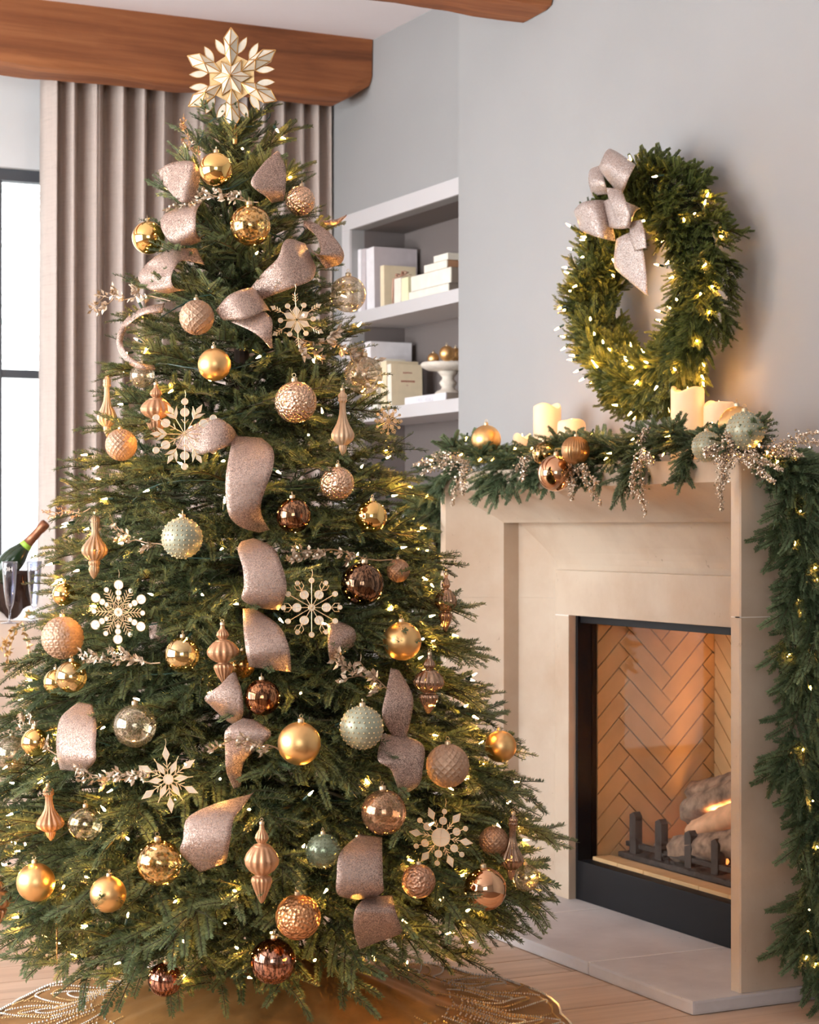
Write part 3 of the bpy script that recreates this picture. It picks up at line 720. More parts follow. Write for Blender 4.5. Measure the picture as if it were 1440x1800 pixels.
def blocked(p, grow=0, slack=0):
    x, y, z = proj(p)
    for ox, oy, orr, oz in OCC:
        if z < oz+slack and (x-ox)**2+(y-oy)**2 < (orr+grow)**2: return True
    return False

tree = thing('christmas_tree', 'tall full green fir Christmas tree decorated in gold and champagne', 'tree', TBASE)
MB().tube([axis_pt(h)-TBASE for h in (.02, .6, 1.2, 1.8, 2.3)], [.035, .03, .024, .018, .008], 10).build('trunk', mat('tree_trunk', lin(58, 44, 34), .9, noise=(30, .3)), tree)
st = MB()
for a in (0, PI/2, PI, PI*1.5): st.tube([(0, 0, .10), (.20*math.cos(a+.4), .20*math.sin(a+.4), .012)], .012, 6)
st.build('stand', M['black'], tree)
def branch_matrix(phi, h, R, r, sc):
    c = axis_pt(h); out = Vector((math.cos(phi), math.sin(phi), 0))
    f = min(1, max(0, (h-.30)/2.0))
    el = math.radians(-13+24*f+42*f**4)+r.uniform(-.16, .16)
    d = (out*math.cos(el)+Vector((0, 0, math.sin(el))))
    yaw = r.uniform(-.35, .35); d = Matrix.Rotation(yaw, 3, 'Z') @ d
    x = d.cross(Vector((0, 0, 1))).normalized(); z = x.cross(d).normalized()
    roll = r.uniform(-.45, .45); q = Matrix.Rotation(roll, 3, d); x = q @ x; z = q @ z
    tip = c+out*R; base = tip-d*(.36*sc)
    Mx = Matrix(((x.x, d.x, z.x, base.x), (x.y, d.y, z.y, base.y), (x.z, d.z, z.z, base.z), (0, 0, 0, 1)))
    return Mx @ Matrix.Diagonal((sc, sc, sc, 1)), tip, base, d
CAMAZ = math.atan2(-FWD.y, -FWD.x)           # azimuth (about the tree) that faces the camera
rt = random.Random(5); front = []; back = []
def sample_h(r):
    while True:
        h = r.uniform(.22, 2.27)
        if r.random() < (.16+RAD(h))/.98: return h
def dart(n, half, seed, tries=60):
    r = random.Random(seed); pts = []
    for i in range(n):
        best = None; bd = -1
        for _ in range(tries if i > 6 else 1):
            h = sample_h(r); ph = CAMAZ+r.uniform(-half, half)
            p = Vector((RAD(h)*math.cos(ph), RAD(h)*math.sin(ph), h*.95))
            d = min((p-q[0]).length for q in pts) if pts else 1
            if d > bd: bd = d; best = (p, h, ph)
        pts.append(best)
    return pts
fspec = [(p[1], p[2], 1.0) for p in dart(300, 1.95, 3)]
rt = random.Random(5)
for i, (h, ph, _) in enumerate(fspec):
    sc = .62+.50*min(1, max(0, (2.45-h)/2.0)); sc *= rt.uniform(.88, 1.1)
    R0 = RAD(h)*rt.uniform(.90, 1.05)
    for k in range(7):
        Mx, tip, base, d = branch_matrix(ph, h, R0, random.Random(i*31+1), sc)
        hit = any(blocked(base+(tip-base)*t, 6) for t in (.55, .75, .9, 1.0))
        if not hit: break
        R0 *= .9
    o = link('branch', BRM[i % len(BRM)], tree); o.matrix_local = Matrix.Translation(-TBASE) @ Mx
# inner and rear foliage as one mass
def mass(name, specs, protos, mats, parent, origin):
    Vs, Qs, Ms, Ts = [], [], [], []; o = 0
    for Mx, k in specs:
        V, Q, Mi, Tw = protos[k]; A = np.array(Mx, np.float32)
        W_ = V @ A[:3, :3].T+A[:3, 3]-np.array(origin, np.float32)
        Vs.append(W_); Qs.append(Q+o); Ms.append(Mi); Ts.append(Tw); o += len(V)
    ob = link(name, npmesh(name, np.concatenate(Vs), np.concatenate(Qs), np.concatenate(Ms), np.concatenate(Ts), mats), parent); ob['kind'] = 'stuff'; return ob
specs = []
for i, (p, h, ph) in enumerate(dart(330, PI, 9, 12)):
    r = random.Random(900+i); Mx, tip, base, d = branch_matrix(ph, h, RAD(h)*r.uniform(.42, .78), r, .62+.55*min(1, (2.45-h)/2.0))
    specs.append((Mx, i % 4))
for i, (p, h, ph) in enumerate(dart(190, 1.25, 10, 12)):
    r = random.Random(1300+i); ph2 = ph+PI; Mx, tip, base, d = branch_matrix(ph2, h, RAD(h)*r.uniform(.88, 1.04), r, .62+.5*min(1, (2.45-h)/2.0))
    specs.append((Mx, i % 4))
mass('inner_foliage', specs, COARSE, [M['needle'], M['stem']], tree, TBASE)
# top shoots round the topper stem
for k in range(9):
    r = random.Random(40+k); ph = k*2*PI/9; c = axis_pt(2.185+.02*(k % 3)); el = math.radians(38+r.uniform(-10, 22))
    d = Vector((math.cos(ph)*math.cos(el), math.sin(ph)*math.cos(el), math.sin(el))); x = d.cross(Vector((0, 0, 1))).normalized(); z = x.cross(d); s = .36
    Mx = Matrix(((x.x, d.x, z.x, c.x), (x.y, d.y, z.y, c.y), (x.z, d.z, z.z, c.z), (0, 0, 0, 1))) @ Matrix.Diagonal((s, s, s, 1))
    o = link('top_shoot', BRM[k], tree); o.matrix_local = Matrix.Translation(-TBASE) @ Mx

# ------------------------------------------------------------ string lights
def bulbmat(name, strength):
    return glowmat(name, (1.0, .46, .10, 1), strength)
M['bulb'] = bulbmat('warm_bulb', 620.0); M['bulbw'] = bulbmat('warm_bulb_wreath', 330.0); M['bulbg'] = bulbmat('warm_bulb_garland', 110.0)
M['socket'] = mat('bulb_socket_green', lin(28, 58, 46), .5)
def bulb_mesh(mt):
    return MB().lathe([(.0004, .0165), (.0026, .006), (.0027, .001)], 5).mesh('bulb', mt, True)
SOCK = MB().lathe([(.0026, 0), (.0034, -.003), (.0034, -.016), (.0018, -.019)], 6).mesh('socket', M['socket'])
BM = {k: bulb_mesh(M[k]) for k in ('bulb', 'bulbw', 'bulbg')}
def put_bulb(parent, p, d, kind, s=1.0):
    d = d.normalized(); x = d.orthogonal().normalized(); y = d.cross(x)
    Mx = Matrix(((x.x, y.x, d.x, p.x), (x.y, y.y, d.y, p.y), (x.z, y.z, d.z, p.z), (0, 0, 0, 1))) @ Matrix.Diagonal((s, s, s, 1))
    o = link('bulb', BM[kind], parent); o.matrix_local = Matrix.Translation(-parent.location) @ Mx
    link('socket', SOCK, o)
ls = thing('light_string', 'string of small warm white lights wound through the Christmas tree', 'string lights', TBASE, 'warm white string lights')
n = 0
for (p, h, ph) in dart(215, 1.7, 21, 25):
    r = random.Random(int(h*1e6)); R = RAD(h)*r.uniform(.80, .97)
    q = axis_pt(h)+Vector((math.cos(ph), math.sin(ph), 0))*R
    if blocked(q, 4): continue
    d = Vector((math.cos(ph)+r.uniform(-.9, .9), math.sin(ph)+r.uniform(-.9, .9), r.uniform(-.7, .8)))
    put_bulb(ls, q, d, 'bulb', r.uniform(.82, 1.05)); n += 1
pts = []
for i in range(500):
    t = i/499; h = .35+1.95*t; a = t*2*PI*13; pts.append(axis_pt(h)-TBASE+Vector((math.cos(a), math.sin(a), 0))*RAD(h)*(.72+.04*math.sin(i*.9))+Vector((0, 0, .02*math.sin(i*.6))))
MB().tube(pts, .0016, 4).build('cord', M['socket'], ls)
# ============================================================ ORNAMENTS
def texmix(name, col, fac, tint=(1, 1, 1, 1), rough=.1, metal=1.0, col2=None, gl=.5):
    # partly see-through coated glass: fac(nt) -> socket, 1 where the metal film is
    m, nt, b, out = newmat(name); b.inputs['Base Color'].default_value = col; b.inputs['Roughness'].default_value = rough; b.inputs['Metallic'].default_value = metal
    f = fac(nt)
    tr = N(nt, 'ShaderNodeBsdfTransparent'); tr.inputs['Color'].default_value = tint
    g = N(nt, 'ShaderNodeBsdfGlossy'); g.inputs['Roughness'].default_value = .03
    lw = N(nt, 'ShaderNodeLayerWeight', Blend=.35)
    a = N(nt, 'ShaderNodeMath', operation='MULTIPLY', use_clamp=True); nt.links.new(lw.outputs['Fresnel'], a.inputs[0]); a.inputs[1].default_value = gl
    m1 = nt.nodes.new('ShaderNodeMixShader'); nt.links.new(a.outputs[0], m1.inputs[0]); nt.links.new(tr.outputs[0], m1.inputs[1]); nt.links.new(g.outputs[0], m1.inputs[2])
    m2 = nt.nodes.new('ShaderNodeMixShader'); nt.links.new(f, m2.inputs[0]); nt.links.new(m1.outputs[0], m2.inputs[1]); nt.links.new(b.outputs[0], m2.inputs[2])
    nt.links.new(m2.outputs[0], out.inputs['Surface']); return m
def f_noise(scale, lo, hi, a=0.0, b=1.0, mp=(1, 1, 1)):
    def f(nt):
        n = N(nt, 'ShaderNodeTexNoise', Scale=scale, Detail=5.0, Roughness=.65); nt.links.new(mapping(nt, texco(nt), mp), n.inputs['Vector'])
        return ramp(nt, n.outputs['Fac'], [(lo, (a, a, a)), (hi, (b, b, b))])
    return f
def f_crack(scale, a, b, w=.06):
    def f(nt):
        v = N(nt, 'ShaderNodeTexVoronoi', Scale=scale, feature='DISTANCE_TO_EDGE'); nt.links.new(texco(nt), v.inputs['Vector'])
        return ramp(nt, v.outputs['Distance'], [(0.0, (b, b, b)), (w, (a, a, a))])
    return f
def hammer(name, col, scale=150, rough=.26, s=.9):
    m, nt, b, out = newmat(name); b.inputs['Base Color'].default_value = col; b.inputs['Metallic'].default_value = .9; b.inputs['Roughness'].default_value = rough
    v = N(nt, 'ShaderNodeTexVoronoi', Scale=scale); nt.links.new(texco(nt), v.inputs['Vector']); bump(nt, b, v.outputs['Distance'], s, .004); return m
G = {}
G['mirror'] = mat('mirror_gold', lin(250, 206, 130), .07, 1); G['mirrorp'] = mat('mirror_champagne', lin(226, 176, 136), .06, 1)
G['satin'] = mat('satin_gold', lin(242, 194, 130), .38, 1)
G['hammer'] = hammer('hammered_champagne', lin(222, 182, 150)); G['hammerd'] = hammer('hammered_brown', lin(190, 146, 118), 150, .35); G['hammerc'] = hammer('crinkled_copper', lin(208, 150, 104), 130, .3)
G['emb'] = mat('champagne_embossed', lin(188, 152, 124), .45, .4, noise=(60, .12)); G['embb'] = mat('bronze_embossed', lin(176, 136, 106), .4, .65, noise=(60, .15))
G['green'] = mat('sage_green_lacquer', lin(164, 164, 140), .36, .25, noise=(30, .08)); G['brass'] = mat('brass_dots', lin(214, 190, 148), .3, .8)
G['greenglass'] = texmix('sage_glass', lin(150, 160, 132), f_noise(60, .3, .7, .45, .8), lin(210, 220, 200), .2, .5)
G['mercury'] = texmix('gold_mercury_glass', lin(230, 190, 128), f_noise(105, .45, .56, .06, .92), lin(250, 236, 205), .14)
G['mercuryc'] = texmix('clear_mercury_glass', lin(214, 196, 156), f_noise(80, .46, .60, .05, .8), lin(246, 240, 224), .12)
G['goldglass'] = texmix('pale_gold_glass', lin(236, 208, 152), f_noise(30, .3, .7, .5, .8), lin(252, 235, 195), .08)
G['crackle'] = texmix('clear_crackle_glass', lin(236, 216, 186), f_crack(140, .12, .75), lin(250, 244, 232), .15, .7)
G['crackleg'] = texmix('gold_crackle_glass', lin(222, 172, 106), f_crack(150, .35, .9), lin(240, 210, 150), .15, .9)
G['cracklep'] = texmix('rosy_crackle_glass', lin(222, 178, 140), f_crack(130, .22, .85), lin(246, 220, 196), .14, .8)
st_ = f_noise(1.0, .44, .56, .12, 1.0, (210, 210, 26))
G['streak'] = texmix('bronze_streaked_glass', lin(176, 132, 96), st_, lin(170, 126, 90), .1); G['streakd'] = texmix('dark_bronze_streaked_glass', lin(150, 112, 84), st_, lin(130, 92, 66), .1)
G['streakc'] = texmix('copper_streaked_glass', lin(190, 132, 90), st_, lin(170, 112, 70), .09); G['streakp'] = texmix('rose_copper_streaked_glass', lin(206, 150, 122), st_, lin(206, 150, 120), .09)
G['burst'] = mat('bronze_starburst', lin(190, 142, 96), .3, .8)
M['cap'] = mat('champagne_cap', lin(214, 190, 156), .3, 1)
G['finial'] = mat('copper_finial', lin(190, 140, 102), .42, .45, noise=(45, .12)); G['finialt'] = mat('tan_finial', lin(206, 170, 136), .48, .35, noise=(45, .1)); G['finialb'] = mat('bronze_finial', lin(176, 140, 106), .45, .4, noise=(45, .12))
G['finialg'] = texmix('dusky_glass_finial', lin(190, 156, 128), f_noise(40, .3, .7, .5, .8), lin(226, 196, 170), .15, .8)
def d_diamond(th, ph):
    a = th*9/PI; b = ph*9/PI; f = lambda x: abs((x % 1)-.5)*2
    return .075*max(0, max(f(a+b), f(a-b))-.70)/.30-.02
def d_petal(th, ph):
    a = th*7/PI; b = ph*8/PI; f = lambda x: abs((x % 1)-.5)*2
    return .075*max(f(a+b), f(a-b), f(2*a)*.96)**7-.03
def d_flower(th, ph):
    k = 11; j = ph*k/PI; row = math.floor(j); n = max(3, round(2*k*math.sin((row+.5)*PI/k))); u = th*n/(2*PI)+.5*(row % 2)
    du, dv = (u % 1)-.5, (j % 1)-.5; r = math.hypot(du, dv); a = math.atan2(dv, du)
    return .06*math.exp(-((r-.33-.05*math.cos(5*a))/.09)**2)+.02*math.exp(-(r/.1)**2)-.008
CAPM = MB().lathe([(.0, .0), (.0068, .0), (.0072, .002), (.0066, .004), (.007, .007), (.0062, .009), (.0, .0095)], 14).lathe([(.0012, .009), (.0012, .011)], 6).mesh('cap', M['cap'], True)
LOOPM = MB().tube([(.004*math.cos(a), 0, .014+.004*math.sin(a)) for a in [k*2*PI/12 for k in range(13)]], .0006, 5).mesh('hanging_loop', M['cap'])
def d_burst(th, ph):
    return .05*(abs(((th*16/PI) % 1)-.5)*2)**2*min(1, math.sin(ph)*2)*(1 if math.cos(ph) > .2 else .5)-.015
def bauble(p, r, typ, label, group, yaw=0):
    t = thing('bauble', label, 'ornament', p, group)
    t.rotation_euler = (rng.uniform(-.08, .08), rng.uniform(-.08, .08), rng.uniform(0, 6.28))
    disp = {'diamond': d_diamond, 'petal': d_petal, 'flower': d_flower, 'burst': d_burst}.get(typ)
    nu, nv = (144, 96) if disp else (40, 26)
    if typ in ('diamond', 'petal', 'flower'): mt = G['embb'] if 'bronze' in label else G['emb']
    else: mt = G[typ]
    MB().ball(r, nu, nv, disp=disp).build('ball', mt, t, smooth=True)
    s = max(.7, min(1.3, r/.045))
    c = link('cap', CAPM, t, (0, 0, r-.0015), None, s); link('hanging_loop', LOOPM, c)
    if typ in ('green', 'greenglass'):
        mb = MB(); rows = 13
        for j in range(1, rows):
            ph = PI*j/rows; n = max(4, int(26*math.sin(ph)))
            for i in range(n):
                th = 2*PI*(i+.5*(j % 2))/n; q = (r*math.sin(ph)*math.cos(th), r*math.sin(ph)*math.sin(th), r*math.cos(ph))
                mb.ball(r*.048, 6, 4, q)
        mb.build('raised_dots', G['brass'] if typ == 'green' else G['greenglass'], t, smooth=True)['kind'] = 'stuff'
    return t
for (px, py, r, typ, off, label) in BAUBLES:
    z = tree_depth(px, py, off); bauble(P(px, py, z), r*z/FPX, typ, label, 'baubles on the tree')
DB = [(.10, 1.0), (.13, .97), (.16, .93, .05), (.34, .87, .12), (.40, .82, .12), (.30, .78, .06), (.22, .755), (.34, .745), (.46, .735), (.46, .725), (.62, .70, .07), (.86, .63, .10), (1.0, .555, .12), (.96, .49, .12), (.74, .42, .10), (.46, .375, .05), (.34, .365), (.34, .355), (.56, .33, .10), (.62, .29, .16), (.50, .20, .18), (.30, .10, .18), (.12, .02, .1), (.02, 0)]
ON = [(.16, 1.0), (.20, .97), (.22, .96), (.36, .935, .1), (.40, .90, .14), (.34, .875, .1), (.40, .855, .14), (.38, .83, .12), (.28, .81, .1), (.26, .74, .14), (.30, .65, .16), (.38, .57, .16), (.58, .48, .16), (.84, .40, .15), (1.0, .335, .14), (1.0, .29, .14), (.86, .24, .13), (.55, .19, .08), (.34, .165, .04), (.36, .15, .1), (.30, .09, .14), (.12, .02, .1), (.02, 0)]
SP = [(.12, 1.0), (.16, .97), (.30, .94, .1), (.36, .90, .14), (.30, .87, .1), (.36, .85, .12), (.30, .80, .1), (.26, .74, .08), (.34, .66, .1), (.60, .58, .14), (.90, .50, .16), (1.0, .44, .16), (.92, .385, .15), (.62, .32, .1), (.40, .285, .05), (.42, .27), (.44, .24, .12), (.34, .20, .1), (.40, .17, .14), (.38, .12, .16), (.2, .04, .12), (.02, 0)]
def finial(px, y0, y1, hw, typ, off, label):
    z = tree_depth(px, (y0+y1)/2, off); H = (y1-y0)*z/FPX; w_ = hw*z/FPX
    t = thing('finial_ornament', label, 'ornament', P(px, y1, z), 'finial ornaments on the tree'); t.rotation_euler = (rng.uniform(-.05, .05), rng.uniform(-.05, .05), rng.uniform(0, 3))
    pr = {'double': DB, 'onion': ON, 'spindle': SP}[typ]; out = []
    for a, b2 in zip(pr, pr[1:]):
        for k in range(3):
            s = k/3; e = s*s*(3-2*s) if False else s
            out.append((w_*(a[0]+(b2[0]-a[0])*e), H*(a[1]+(b2[1]-a[1])*s), (a[2] if len(a) > 2 else 0)*(1-e)+(b2[2] if len(b2) > 2 else 0)*e))
    out.append((w_*pr[-1][0], 0, 0))
    mt = G['finialg'] if 'glass' in label else G['finialt'] if 'tan' in label or 'champagne' in label else G['finialb'] if 'bronze' in label else G['finial']
    MB().lathe(out, 84, rib=14).build('ribbed_body', mt, t, smooth=True)
    c = link('cap', CAPM, t, (0, 0, H-.002), None, .8); link('hanging_loop', LOOPM, c)
for f in FINIALS: finial(*f)
# icicle
p = P(100, 1700, tree_depth(100, 1650, .06)); t = thing('icicle_ornament', 'thin gold glass icicle hanging at the lower left branch tip', 'ornament', p)
MB().lathe([(.0003, 0), (.0016, .03), (.002, .06), (.0026, .09), (.0018, .11), (.0024, .118), (.001, .125)], 8).build('icicle', G['mercury'], t, smooth=True)
MB().tube([(0, 0, .124), (.002, 0, .135), (0, 0, .14)], .0005, 4).build('hanging_loop', M['cap'], t)

# ------------------------------------------------------------ snowflakes
M['wire'] = mat('gold_wire', lin(236, 208, 168), .35, .7)
m, nt, b, out = newmat('capiz_shell'); b.inputs['Base Color'].default_value = lin(242, 236, 224); b.inputs['Roughness'].default_value = .22; b.inputs['Transmission Weight'].default_value = 0
tr = nt.nodes.new('ShaderNodeBsdfTransparent'); tl_ = nt.nodes.new('ShaderNodeBsdfTranslucent'); tl_.inputs['Color'].default_value = lin(244, 228, 200)
mx = nt.nodes.new('ShaderNodeMixShader'); mx.inputs[0].default_value = .35; nt.links.new(b.outputs[0], mx.inputs[1]); nt.links.new(tl_.outputs[0], mx.inputs[2])
m2 = nt.nodes.new('ShaderNodeMixShader'); m2.inputs[0].default_value = .42; nt.links.new(mx.outputs[0], m2.inputs[1]); nt.links.new(tr.outputs[0], m2.inputs[2]); nt.links.new(m2.outputs[0], out.inputs['Surface']); M['capiz'] = m
M['capizw'] = mat('white_capiz', lin(250, 240, 228), .3, 0, emit=None)
def flake(px, py, rp, typ, off, label):
    z = tree_depth(px, py, off); R = rp*z/FPX
    t = thing('snowflake_ornament', label, 'ornament', P(px, py, z), 'snowflake ornaments on the tree'); t.rotation_euler = (rng.uniform(-.12, .12), rng.uniform(-.08, .08), -YAW+rng.uniform(-.2, .2))
    wire = MB(); plates = []; wr = .0009 if typ != 'C' else .0010
    def pt(a, r, l=0): return Vector((math.cos(a)*r-math.sin(a)*l, 0, math.sin(a)*r+math.cos(a)*l))*R
    def seg(a, r0, r1, l0=0, l1=0): wire.tube([pt(a, r0, l0), pt(a, r1, l1)], wr, 4)
    def disc(a, r, rr): plates.append([pt(a, r)+Vector((math.cos(q)*rr*R, 0, math.sin(q)*rr*R)) for q in [k*2*PI/16 for k in range(16)]])
    def poly(a, pl): plates.append([pt(a, r, l) for r, l in pl])
    a0 = PI/2+rng.uniform(-.1, .1)
    for k in range(6):
        a = a0+k*PI/3; ah = a+PI/6
        if typ == 'A':
            poly(a, [(.04, 0), (.34, .13), (.52, 0), (.34, -.13)]); seg(a, .5, 1.0); seg(ah, .1, .52); disc(ah, .60, .085)
            for q in (.66, .76, .86): seg(a, q, q+.1, 0, .1); seg(a, q, q+.1, 0, -.1)
            if k in (1, 2, 4, 5): poly(a, [(.86, 0), (.95, .07), (1.08, 0), (.95, -.07)])
        elif typ == 'B':
            seg(a, 0, .82); disc(a, .62, .12); disc(a, .93, .09); seg(ah, 0, .62)
            for s in (-1, 1): poly(ah, [(.5, 0), (.62, s*.12), (.80, s*.2), (.66, s*.02)]); seg(a, .30, .42, 0, s*.1)
            poly(ah, [(.66, 0), (.78, .07), (.98, 0), (.78, -.07)])
        elif typ == 'C':
            seg(a, 0, .82); disc(a, .42, .06); disc(a, .57, .085); disc(a, .80, .135)
            seg(ah, 0, .68); disc(ah, .74, .07)
            for q in (.26, .36, .46, .56): seg(ah, q, q+.12, 0, .13); seg(ah, q, q+.12, 0, -.13)
            for q in (.14, .24, .32): seg(a, q, q+.1, 0, .1); seg(a, q, q+.1, 0, -.1)
        elif typ == 'D':
            seg(a, 0, .88); disc(a, .92, .085); disc(ah, .50, .145); seg(ah, 0, .66)
            seg(ah, .66, .9); disc(ah, .96, .07)
            for s in (-1, 1): wire.tube([pt(ah, .66), pt(ah, .78, s*.14), pt(ah, .94, s*.14), pt(ah, .88, s*.04)], wr, 4)
        elif typ == 'E':
            seg(a, .12, .62); poly(a, [(.56, 0), (.78, .11), (1.05, 0), (.78, -.11)]); poly(ah, [(.18, 0), (.40, .10), (.66, 0), (.40, -.10)]); seg(ah, .1, .8)
            for q in (.26, .38): seg(a, q, q+.14, 0, .12); seg(a, q, q+.14, 0, -.12)
        else:
            seg(a, .3, .78); disc(a, .55, .12); disc(a, .86, .075); poly(ah, [(.62, 0), (.80, .12), (1.04, 0), (.80, -.12)]); seg(ah, .3, .64)
            for q in (.36, .46): seg(ah, q, q+.12, 0, .09); seg(ah, q, q+.12, 0, -.09)
    if typ == 'C': disc(0, 0, .13)
    if typ == 'D': disc(0, 0, .11)
    if typ in 'EF': disc(0, 0, .16 if typ == 'E' else .30)
    for pl in plates:
        wire.tube(pl+[pl[0]], wr, 4)
        if len(pl) > 8 and typ in 'DF': wire.tube([pl[0], pl[8]], wr*.8, 4); wire.tube([pl[4], pl[12]], wr*.8, 4)
        elif len(pl) <= 8: wire.tube([pl[0], pl[2]], wr*.8, 4)
    wire.build('wire_frame', M['wire'], t)
    pm = M['capizw'] if typ == 'C' else M['capiz']
    for pl in plates:
        n_ = len(pl); MB().add([p_+Vector((0, -.0004, 0)) for p_ in pl]+[p_+Vector((0, .0004, 0)) for p_ in pl], [tuple(range(n_)), tuple(range(2*n_-1, n_-1, -1))]+[(i, n_+i, n_+(i+1) % n_, (i+1) % n_) for i in range(n_)]).build('shell_plate', pm, t)
    wire2 = MB().tube([pt(a0, 1.0), pt(a0, 1.0)+Vector((.002, 0, .012)), pt(a0, 1.0)+Vector((0, 0, .02))], .0005, 4).build('hanging_loop', M['wire'], t)
for f in FLAKES: flake(*f)

# ------------------------------------------------------------ ribbons
def glitter(name, lo, hi, trans=.28):
    m, nt, b, out = newmat(name); b.inputs['Metallic'].default_value = .45; b.inputs['Roughness'].default_value = .42
    tc = texco(nt); v = N(nt, 'ShaderNodeTexVoronoi', Scale=620.0); nt.links.new(tc, v.inputs['Vector'])
    sp = nt.nodes.new('ShaderNodeSeparateColor'); nt.links.new(v.outputs['Color'], sp.inputs[0])
    col = ramp(nt, sp.outputs[0], [(.0, lo), (.72, hi), (1.0, tuple(min(1, c*1.5) for c in hi[:3]))]); nt.links.new(col, b.inputs['Base Color'])
    gm = nt.nodes.new('ShaderNodeNewGeometry'); vm = nt.nodes.new('ShaderNodeVectorMath'); vm.operation = 'SUBTRACT'; nt.links.new(v.outputs['Color'], vm.inputs[0]); vm.inputs[1].default_value = (.5, .5, .5)
    va = nt.nodes.new('ShaderNodeVectorMath'); va.operation = 'MULTIPLY_ADD'; nt.links.new(vm.outputs[0], va.inputs[0]); va.inputs[1].default_value = (.75, .75, .75); nt.links.new(gm.outputs['Normal'], va.inputs[2])
    vn = nt.nodes.new('ShaderNodeVectorMath'); vn.operation = 'NORMALIZE'; nt.links.new(va.outputs[0], vn.inputs[0]); nt.links.new(vn.outputs[0], b.inputs['Normal'])
    tl2 = nt.nodes.new('ShaderNodeBsdfTranslucent'); nt.links.new(col, tl2.inputs['Color'])
    mx = nt.nodes.new('ShaderNodeMixShader'); mx.inputs[0].default_value = trans; nt.links.new(b.outputs[0], mx.inputs[1]); nt.links.new(tl2.outputs[0], mx.inputs[2]); nt.links.new(mx.outputs[0], out.inputs['Surface']); return m
M['ribbon'] = glitter('rose_champagne_glitter', lin(120, 94, 82), lin(220, 190, 174), .22); M['bowribbon'] = glitter('silver_rose_glitter', lin(150, 120, 106), lin(240, 222, 212), .15)
def catmull(a, b, c, d, t):
    return [.5*(2*q+(-p+r_)*t+(2*p-5*q+4*r_-s)*t*t+(-p+3*q-3*r_+s)*t**3) for p, q, r_, s in zip(a, b, c, d)]
def ribbon_mesh(secs, fn, sub=7, across=8, arch=.006):
    S = []; n_ = len(secs)
    for i in range(n_-1):
        a, b2, c2, d = secs[max(0, i-1)], secs[i], secs[i+1], secs[min(n_-1, i+2)]
        for k in range(sub): S.append(catmull(a, b2, c2, d, k/sub))
    S.append(list(secs[-1])); vs = []
    for s in S:
        A, B = fn(s[0], s[1], s[4]), fn(s[2], s[3], s[4])
        for j in range(across+1):
            u = j/across; vs.append(A.lerp(B, u)-FWD*(arch*4*u*(1-u)))
    w_ = across+1
    return vs, [(i*w_+j, i*w_+j+1, (i+1)*w_+j+1, (i+1)*w_+j) for i in range(len(S)-1) for j in range(across)]
def ribbon_obj(name, secs, fn, mt, parent=None, arch=.006):
    vs, fs = ribbon_mesh(secs, fn, arch=arch)
    c0 = parent.location if parent is not None else sum((Vector(v) for v in vs), Vector())/len(vs)
    o = MB().add([Vector(v)-c0 for v in vs], fs).build(name, mt, parent, smooth=True)
    if parent is None: o.location = c0
    sd = o.modifiers.new('thick', 'SOLIDIFY'); sd.thickness = .0012; sd.offset = 0
    return o
for label, secs in RIBBONS:
    # whole ribbon follows one smooth depth: centre line on the tree, edges square to it
    def fn(x, y, off, secs=secs): return P(x, y, tree_depth(x, y, off))
    tag(ribbon_obj('ribbon', secs, fn, M['ribbon']), label, 'ribbon', 'glitter ribbons on the tree')

# ------------------------------------------------------------ berry and leaf picks
M['pick'] = mat('champagne_glitter_leaf', lin(214, 190, 164), .3, .5, noise=(200, .35)); M['pickstem'] = mat('pick_stem', lin(150, 122, 92), .6); M['berry'] = mat('pearl_berry', lin(232, 216, 194), .25, .2); M['pickgold'] = mat('copper_glitter', lin(206, 160, 118), .35, .6, noise=(300, .4))
def pick(p0, p1, off0, off1, label, seed, leaf=.013, n=34, berries=10, mt='pick', spread=.03):
    r = random.Random(seed); A = onTree(*p0, off0); B = onTree(*p1, off1); t = thing('leaf_pick', label, 'decoration', A, 'glitter leaf picks on the tree')
    d = B-A; L = d.length; d.normalize(); s1 = d.cross(FWD).normalized(); stem = MB(); lv = MB(); be = MB()
    main = [d*L*k/8+s1*.006*math.sin(k*1.1+seed) for k in range(9)]; stem.tube(main, [.0018-.0001*k for k in range(9)], 5)
    ends = []
    for k in range(1, 8):
        if r.random() < .75:
            sg = r.choice((-1, 1)); e = main[k]+d*r.uniform(.02, .05)+s1*sg*r.uniform(.4, 1)*spread-FWD*r.uniform(-.01, .025); stem.tube([main[k], (main[k]+e)/2+d*.004, e], .0011, 4); ends.append((main[k], e))
    leaf *= 1.25; off_ = FWD*.015
    for k in range(int(n*2.2)):
        a, e = r.choice(ends) if ends and r.random() < .7 else (main[0], main[-1]); q = a.lerp(e, r.uniform(.25, 1.0))
        ld = (d*r.uniform(.2, 1)+s1*r.uniform(-1, 1)-FWD*r.uniform(-.3, .8)).normalized()*leaf*r.uniform(.7, 1.3); wd = ld.cross(Vector((r.uniform(-1, 1), r.uniform(-1, 1), r.uniform(-1, 1)))).normalized()*leaf*.28; up_ = ld.cross(wd).normalized()*leaf*.1
        lv.add([q, q+ld*.5+wd+up_, q+ld, q+ld*.5-wd+up_, q+ld*.5], [(0, 1, 4), (1, 2, 4), (2, 3, 4), (3, 0, 4)])
    for k in range(berries):
        a, e = r.choice(ends) if ends else (main[0], main[-1]); be.ball(.0036, 8, 6, a.lerp(e, r.uniform(.4, 1))-FWD*r.uniform(0, .008))
    stem.build('stem', M['pickstem'], t); lv.build('leaves', M[mt], t)['kind'] = 'stuff'
    if berries: be.build('berries', M['berry'], t, smooth=True)['kind'] = 'stuff'
pick((455,352), (310,345), .04, .05, 'silver leaf pick beneath the topmost gold bauble', 1)
pick((300,525), (168,522), .02, .05, 'glittery crystal leaf pick sticking out at the upper left', 2, n=46, berries=0, spread=.04)
